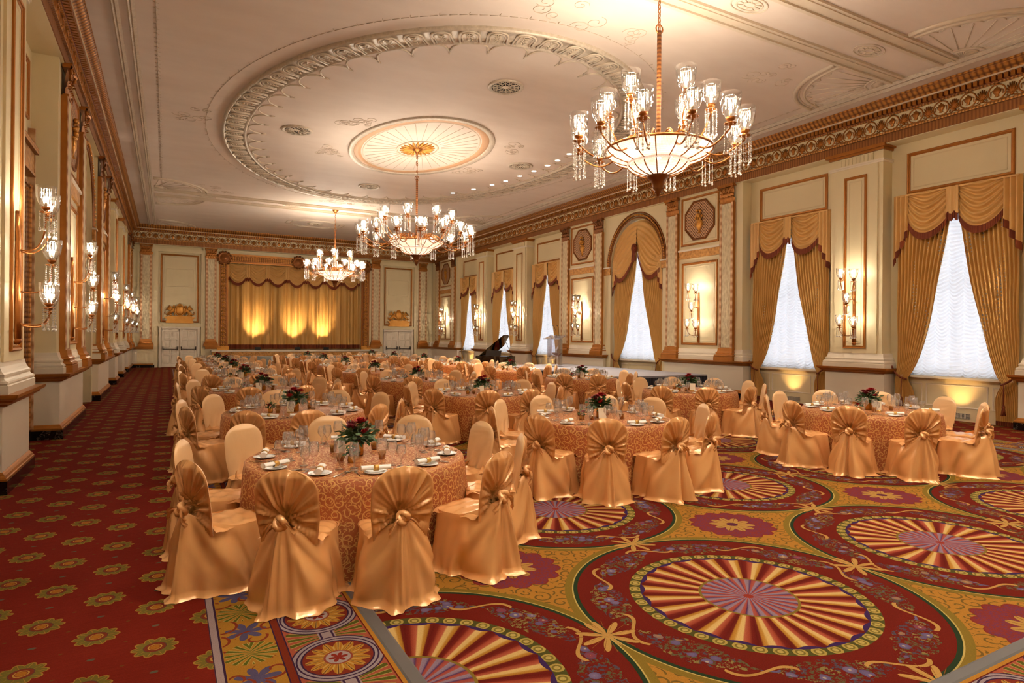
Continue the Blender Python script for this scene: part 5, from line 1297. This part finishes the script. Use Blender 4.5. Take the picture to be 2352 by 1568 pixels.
WAX = MB().lathe([(.001, .012), (.024, .012), (.030, .045), (.001, .045)], 12).mesh('wax', MT['amber'])

def bloom_mesh(mat, seed):
    rnd = random.Random(seed); mb = MB()
    for ring, (n, tilt, L) in enumerate(((11, .25, .055), (9, .65, .05), (7, 1.0, .04), (4, 1.3, .03))):
        for k in range(n):
            a = 2*pi*k/n + ring*.4 + rnd.uniform(-.1, .1); w = .017
            def fn(u, v, a=a, tilt=tilt, L=L):
                q = (u-.5)*2*w*sin(pi*(.12+.85*v)); r = .006+L*v*cos(tilt); z = L*v*sin(tilt)+.010*v*v - .004*abs(u-.5)
                return (r*cos(a)-q*sin(a), r*sin(a)+q*cos(a), z)
            mb.grid(fn, 2, 3)
    return mb.mesh('bloom', MT[mat])
BLOOM = [bloom_mesh('petal', 1), bloom_mesh('petal2', 2)]
def foliage_mesh(seed, mat, n=90):
    rnd = random.Random(seed); mb = MB()
    for k in range(n):
        a = rnd.uniform(0, 2*pi); e = rnd.uniform(-.35, 1.25); L = rnd.uniform(.12, .25); st = Vector((0, 0, .16)); d = Vector((cos(a)*cos(e), sin(a)*cos(e), sin(e)*.8))
        base = st + d*rnd.uniform(.03, L*.75); w = rnd.uniform(.014, .026); l = rnd.uniform(.05, .085); side = d.cross(Vector((0, 0, 1)))
        if side.length < .05: side = Vector((1, 0, 0))
        side.normalize(); up = side.cross(d); side = side*cos(k)+up*sin(k)*.6
        dr = Vector((0, 0, -.03*rnd.random()))
        pts = [base, base+d*l*.4+side*w, base+d*l*.4-side*w, base+d*l*.75+side*w*.8+dr*.5, base+d*l*.75-side*w*.8+dr*.5, base+d*l+dr]
        mb.add([tuple(p) for p in pts], [(0, 1, 2), (1, 3, 4, 2), (3, 5, 4)])
    return mb.mesh('foliage', MT[mat])
FOL = [foliage_mesh(s, 'leaf' if s % 2 else 'leaf2', 190) for s in (1, 2, 3)]
FOL2 = [foliage_mesh(s, 'leaf2' if s % 2 else 'leaf', 110) for s in (11, 12, 13)]
VASE = MB().lathe([(.001, .002), (.046, .002), (.050, .01), (.050, .15), (.046, .155), (.042, .15)], 20).mesh('vase', MT['vase'])
BUD = MB().lathe([(.001, .002), (.030, .002), (.034, .02), (.032, .06), (.028, .062)], 16).mesh('vase', MT['vase'])
CARD = MB(); CARD.add([(-.055, -.004, .012), (.055, -.004, .012), (.055, .016, .155), (-.055, .016, .155), (-.055, -.001, .012), (.055, -.001, .012), (.055, .019, .155), (-.055, .019, .155)], [(0, 1, 2, 3), (5, 4, 7, 6), (0, 4, 5, 1), (2, 6, 7, 3), (0, 3, 7, 4), (1, 5, 6, 2)]); CARD = CARD.mesh('card', MT['card'])
CBASE_ = MB(); CBASE_.lathe([(.001, 0), (.045, 0), (.04, .012), (.02, .02), (.001, .02)], 10, sx=1.2, sy=.5)
for k in range(9): CBASE_.ball((-.045+.011*k, 0, .012), .010, 5, 4)
CBASE_ = CBASE_.mesh('card_stand', MT['ring'])
# card numerals, standing proud of the card face by a hair
def numeral_11():
    mb = MB()
    for x in (-.014, .014):
        for (a, b, c, d) in ((x-.0022, x+.0022, .070, .105), (x-.008, x+.0, .098, .103), (x-.006, x+.006, .067, .071)):
            mb.add([(a, -.0055+.14*0+(c-.012)*.1399-.0008, c), (b, -.0055+(c-.012)*.1399-.0008, c), (b, -.0055+(d-.012)*.1399-.0008, d), (a, -.0055+(d-.012)*.1399-.0008, d)], [(0, 1, 2, 3)])
    return mb.mesh('numeral', MT['ink'])
NUM = numeral_11()

TABLES = {'left': [(1.52, 5.62), (1.60, 9.25), (1.65, 13.05), (1.70, 16.85), (1.76, 20.6), (1.82, 24.5), (1.82, 28.3)],
          'middle': [(5.12, 6.80), (5.30, 10.75), (5.42, 14.65), (5.45, 18.4), (5.60, 22.5), (5.62, 26.1), (5.70, 29.9)],
          'right': [(9.50, 5.78), (9.55, 9.62), (9.72, 13.75), (9.85, 17.9), (9.65, 21.7), (9.72, 25.4), (9.45, 28.7), (9.40, 32.2)]}
A11 = [-157, -124, -93, -58, -22, 14, 50, 88, 126, 165]
order = []
for col, L in TABLES.items():
    for i, (x, y) in enumerate(L): order.append((hypot(x, y), col, i, x, y))
order.sort()
NIND = 10                     # tables whose glasses are separate objects (300 glasses)
far_glass = MB()
for rank, (dist, col, i, tx, ty) in enumerate(order):
    TN = '%s table of the %s column' % (ORD[i], col)
    rnd = random.Random(rank*7+1)
    cl = put('tablecloth', CLOTH[rank % 3], None, (tx, ty, 0), rnd.uniform(0, 6)); tag(cl, 'rust damask floor-length cloth on the %s table of the %s column' % (ORD[i], col), 'tablecloth', 'round tables under damask cloths')
    angs = A11 if rank == 0 else [a + rnd.uniform(-3, 3) + {'left': 0, 'middle': 0, 'right': 2}[col] for a in ([-158, -122, -92, -57, -20, 16, 52, 90, 128, 165] if rank < 3 else [-158+36*k+(rank % 3)*7 for k in range(10)])]
    near = rank < 12
    camang = math.degrees(atan2(-ty, -tx))
    base = min(range(10), key=lambda k: abs((angs[k]-camang+180) % 360-180))
    for k in range(10):
        a = radians(angs[k]); pos = ORD[(base-k) % 10]
        rr = CHAIR_R + rnd.uniform(-.02, .03)
        place_chair(tx+rr*cos(a), ty+rr*sin(a), a+pi/2+rnd.uniform(-.08, .08), rnd.randrange(4), 'gold satin chair, %s clockwise from the camera side, %s' % (pos, TN), near)
        def at(rad, off, z=TAB_Z): return (tx+rad*cos(a)-off*sin(a), ty+rad*sin(a)+off*cos(a), z)
        pl = put('bread_plate', PLATE, None, at(.80, -.03)); tag(pl, 'white bread plate at the %s setting clockwise, %s' % (pos, TN), 'plate', 'bread plates')
        na = put('napkin', NAP, None, at(.80, -.03, TAB_Z+.024), a+rnd.choice((.1, .6, 1.57, 1.3))+rnd.uniform(-.2, .2)); tag(na, 'rolled white napkin with gold ring, %s setting clockwise, %s' % (pos, TN), 'napkin', 'rolled napkins')
        put('napkin_ring', NRING, na)
        if rank < 9:
            for me, nm, off, rad in ((KN, 'knife', .13, .79), (FK, 'fork', -.17, .78), (SPN, 'spoon', .17, .77)):
                o = put(nm, me, None, at(rad, off), a+pi/2+rnd.uniform(-.08, .08)); tag(o, 'silver %s at the %s setting clockwise, %s' % (nm, pos, TN), nm, 'silver ' + nm + 's')
        for g, (rad, off) in enumerate(((.60, .06), (.56, .16), (.66, .20))):
            p = at(rad+rnd.uniform(-.015, .015), off+rnd.uniform(-.015, .015))
            if rank < NIND:
                o = put('wine_glass', GL[g], None, p); tag(o, '%s at the %s setting clockwise, %s' % (GLN[g], pos, TN), 'wine glass', 'wine glasses on the tables')
            else:
                h, r = ((.235, .048), (.21, .043), (.185, .040))[g]
                far_glass.lathe([(.034, .004), (.006, .015), (.005, h*.42), (r*.6, h*.53), (r, h*.70), (r*.78, h)], 8, p)
    # centrepiece: vase, foliage, dahlias
    cpx, cpy = tx+.0, ty-.0
    c = empty('centrepiece', (cpx, cpy, TAB_Z), rnd.uniform(0, 6.28)); tag(c, 'crimson flowers and greenery in gold vase on the %s' % TN, 'flowers', 'table centrepieces')
    put('vase', VASE, c); stuff(put('foliage', FOL[rank % 3], c)); stuff(put('foliage', FOL2[rank % 3], c, None, 1.0))
    for k, (dx, dy, dz, b, s, tl) in enumerate(((.03, .02, .30, 0, 1.0, 0), (-.06, .03, .28, 0, .85, .3), (.05, -.07, .25, 1, .9, .5), (-.04, -.06, .27, 1, .8, .4), (.10, .05, .22, 0, .75, .8), (-.11, -.02, .21, 1, .7, .8))):
        o = put('bloom', BLOOM[b], c, (dx, dy, dz)); o.rotation_euler = (-dy*6*tl, dx*6*tl, k); o.scale = (s*1.12, s*1.12, s*1.12)
    b_ = empty('bud_vase', (cpx-.14, cpy-.32, TAB_Z) if rank == 0 else (cpx-.34, cpy-.06, TAB_Z), rnd.uniform(0, 6)); tag(b_, 'low gold cup of greenery and red bloom, %s' % TN, 'flowers', 'small flower cups')
    put('vase', BUD, b_); o = put('foliage', FOL2[(rank+1) % 3], b_, (0, 0, .0)); o.scale = (.42, .42, .55); stuff(o); o = put('bloom', BLOOM[0], b_, (.02, 0, .10)); o.scale = (.7, .7, .7)
    ca = rnd.uniform(-.7, .7) if rank else 1.25
    t = empty('table_card', (cpx-.16, cpy-.06, TAB_Z) if rank == 0 else (cpx-.10, cpy-.19, TAB_Z), -YAW*.6+ca if (col, i) != ('right', 0) else -1.0); tag(t, 'ivory table number card standing by the flowers, %s' % TN, 'card', 'table number cards')
    put('card_stand', CBASE_, t); cd = put('card', CARD, t)
    if (col, i) == ('right', 0): put('numeral', NUM, cd)
    for k in range(4):
        a = 2*pi*k/4+.6+rnd.uniform(-.2, .2); v = put('votive', VOT, None, (tx+.30*cos(a), ty+.30*sin(a), TAB_Z)); tag(v, 'amber glass votive cup, %s clockwise round the flowers, %s' % (ORD[3-k], TN), 'votive', 'amber votive cups')
        put('wax', WAX, v)
fg = far_glass.build('distant_wine_glasses', MT['glass']); stuff(fg); fg['label'] = 'crowded wine glasses on the farther tables'; fg['category'] = 'wine glasses'
# ------------------------------------------------------------------ riser, lectern, piano
RZ = .70; RX0, RX1, RY0, RY1 = 11.55, 15.0, 14.35, 22.3
root = empty('platform', (RX0, RY0, 0)); tag(root, 'low grey stage platform with dark pleated skirt along the right wall', 'platform'); inv = Matrix.Translation((-RX0, -RY0, 0))
ny = 4; nx = 2
for i in range(nx):
    for j in range(ny):
        mb = MB(); a = RX0+(RX1-RX0)/nx*i; b = RY0+(RY1-RY0)/ny*j; mb.box(a+.004, a+(RX1-RX0)/nx-.004, b+.004, b+(RY1-RY0)/ny-.004, RZ-.08, RZ); o = mb.build('deck_panel', MT['deck'], root); o.matrix_parent_inverse = inv
def pleats(p0, p1, nrm):
    L = hypot(p1[0]-p0[0], p1[1]-p0[1]); n = int(L/.06)*4
    return MB().grid(lambda u, v: (p0[0]+(p1[0]-p0[0])*u+nrm[0]*(.012+.012*sin(u*L/.06*2*pi)), p0[1]+(p1[1]-p0[1])*u+nrm[1]*(.012+.012*sin(u*L/.06*2*pi)), (RZ-.06)*v+.01), n, 1)
for p0, p1, nr in (((RX0, RY0), (RX1, RY0), (0, -1)), ((RX0, RY0), (RX0, RY1), (-1, 0)), ((RX0, RY1), (RX1, RY1), (0, 1))):
    o = pleats(p0, p1, nr).build('skirt', MT['skirt'], root); o.matrix_parent_inverse = inv
mb = MB()
for x in (RX0+.2, (RX0+RX1)/2, RX1-.2):
    for y in (RY0+.2, (RY0+RY1)/2, RY1-.2): mb.tube([(x, y, 0), (x, y, RZ-.08)], .025, 6)
o = mb.build('support_leg', MT['black'], root); o.matrix_parent_inverse = inv
# clear acrylic lectern
o = empty('lectern', (13.1, 20.3, RZ), radians(-62)); tag(o, 'clear acrylic lectern with two slim microphones on the grey platform', 'lectern')
mb = MB(); mb.box(-.30, .30, -.22, .22, 0, .02); mb.build('base', MT['acrylic'], o)
for x in (-.24, .24):
    mb = MB(); mb.box(x-.008, x+.008, -.16, .16, .02, 1.06); mb.build('side_panel', MT['acrylic'], o)
mb = MB(); mb.box(-.23, .23, .12, .135, .3, 1.06); mb.build('front_panel', MT['acrylic'], o)
mb = MB(); mb.add([(-.36, -.26, 1.05), (.36, -.26, 1.05), (.36, .26, 1.19), (-.36, .26, 1.19), (-.36, -.26, 1.07), (.36, -.26, 1.07), (.36, .26, 1.21), (-.36, .26, 1.21)], [(3, 2, 1, 0), (4, 5, 6, 7), (0, 1, 5, 4), (1, 2, 6, 5), (2, 3, 7, 6), (3, 0, 4, 7)]); mb.box(-.36, .36, -.275, -.26, 1.05, 1.11); mb.build('reading_shelf', MT['acrylic'], o)
for x in (-.06, .06):
    mb = MB(); mb.tube([(x, .22, 1.19), (x, .20, 1.35), (x*1.3, .12, 1.50), (x*1.5, .02, 1.58)], .006, 5); mb.tube([(x*1.5, .02, 1.58), (x*1.6, -.04, 1.60)], .013, 6); mb.tube([(x, .22, 1.18), (x, .22, 1.21)], .018, 8); mb.build('microphone', MT['black'], o)
# grand piano: keyboard end faces local -y
o = empty('grand_piano', (12.65, 24.3, 0), radians(-52)); tag(o, 'black grand piano with raised lid at the far end of platform', 'piano')
W2 = .74
outline = [(-W2, -.55), (W2, -.55), (W2, .15)]
curve = [(W2, .30), (.70, .45), (.58, .60), (.42, .72), (.28, .86), (.18, 1.02), (.06, 1.14), (-.12, 1.22), (-.34, 1.24), (-.54, 1.20), (-.68, 1.06), (-W2, .85)]
case = outline + curve
mb = MB(); n = len(case); Z0, Z1 = .66, .98
inner = [(x*.955, y*.965+.0) for x, y in case]
mb.add([(x, y, Z0) for x, y in case]+[(x, y, Z1) for x, y in case]+[(x, y, Z1) for x, y in inner]+[(x, y, Z1-.10) for x, y in inner], [tuple(range(n))[::-1]] + [(i, (i+1) % n, n+(i+1) % n, n+i) for i in range(n)] + [(n+i, n+(i+1) % n, 2*n+(i+1) % n, 2*n+i) for i in range(n)] + [(2*n+i, 2*n+(i+1) % n, 3*n+(i+1) % n, 3*n+i) for i in range(n)])
mb.build('case', MT['lacquer'], o)
mb = MB(); mb.add([(x, y, Z1-.09) for x, y in inner], [tuple(range(n))]); mb.build('soundboard', MT['soundboard'], o)
mb = MB(); mb.box(-W2, W2, -.80, -.55, .60, .70); mb.box(-W2, -W2+.08, -.80, -.55, .70, .86); mb.box(W2-.08, W2, -.80, -.55, .70, .86); mb.box(-W2, W2, -.57, -.55, .70, .97); mb.build('key_bed', MT['lacquer'], o)
mb = MB()
for k in range(52): mb.box(-.61+k*.0235, -.61+k*.0235+.0225, -.79, -.64, .70, .725)
mb.build('white_keys', MT['ivory'], o)
mb = MB()
for k in range(51):
    if k % 7 not in (2, 6): mb.box(-.594+k*.0235, -.594+k*.0235+.012, -.735, -.64, .725, .738)
mb.build('black_keys', MT['lacquer'], o)
mb = MB(); mb.add([(-.36, -.40, .98), (.36, -.40, .98), (.36, -.28, 1.24), (-.36, -.28, 1.24), (-.36, -.385, .98), (.36, -.385, .98), (.36, -.265, 1.24), (-.36, -.265, 1.24)], [(0, 1, 2, 3), (5, 4, 7, 6), (0, 3, 7, 4), (1, 5, 6, 2), (3, 2, 6, 7)]); mb.build('music_desk', MT['lacquer'], o)
lidp = [(x, y) for x, y in case if y > -.3]; lidp = [(-W2, -.2), (W2, -.2), (W2, .15)] + curve
al = radians(38)
def hinge(x, y, h): return (-W2 + (x+W2)*cos(al) - h*sin(al), y, Z1+.01 + (x+W2)*sin(al) + h*cos(al))
MB().prism(lidp, 0, .022, lambda a, b, q: hinge(a, b, q)).build('lid', MT['lacquer'], o)
mb = MB(); p = hinge(.55, .15, 0); mb.tube([(.70, .12, Z1), p], .010, 5); mb.build('lid_prop', MT['black'], o)
mb = MB(); MB().prism([(-W2, -.55), (W2, -.55), (W2, -.24), (-W2, -.24)], 0, .02, lambda a, b, q: (a, b, Z1+q)).build('lid_front', MT['lacquer'], o)
for x, y in ((-.60, -.48), (.60, -.48), (-.22, .95)):
    mb = MB(); mb.lathe([(.06, .66), (.06, .58), (.045, .50), (.035, .14), (.05, .10), (.03, .07)], 10, (x, y, 0)); mb.ball((x, y, .035), .035, 8, 6); mb.build('leg', MT['lacquer'], o)
mb = MB(); mb.box(-.10, .10, -.42, -.38, .12, .66); mb.box(-.11, .11, -.50, -.36, .06, .12)
for k in (-1, 0, 1): mb.box(k*.07-.015, k*.07+.015, -.58, -.48, .06, .075)
mb.build('pedal_lyre', MT['lacquer'], o)
o = empty('piano_bench', (12.10, 23.55, 0), radians(-52)); tag(o, 'black piano bench before the grand piano keyboard', 'bench')
mb = MB(); mb.box(-.38, .38, -.18, .18, .42, .46); mb.box(-.36, .36, -.16, .16, .46, .50); mb.build('seat', MT['lacquer'], o)
for x in (-.33, .33):
    for y in (-.14, .14): MB().tube([(x, y, 0), (x, y, .42)], [.016, .024], 6).build('leg', MT['lacquer'], o)
bpy.context.view_layer.update()
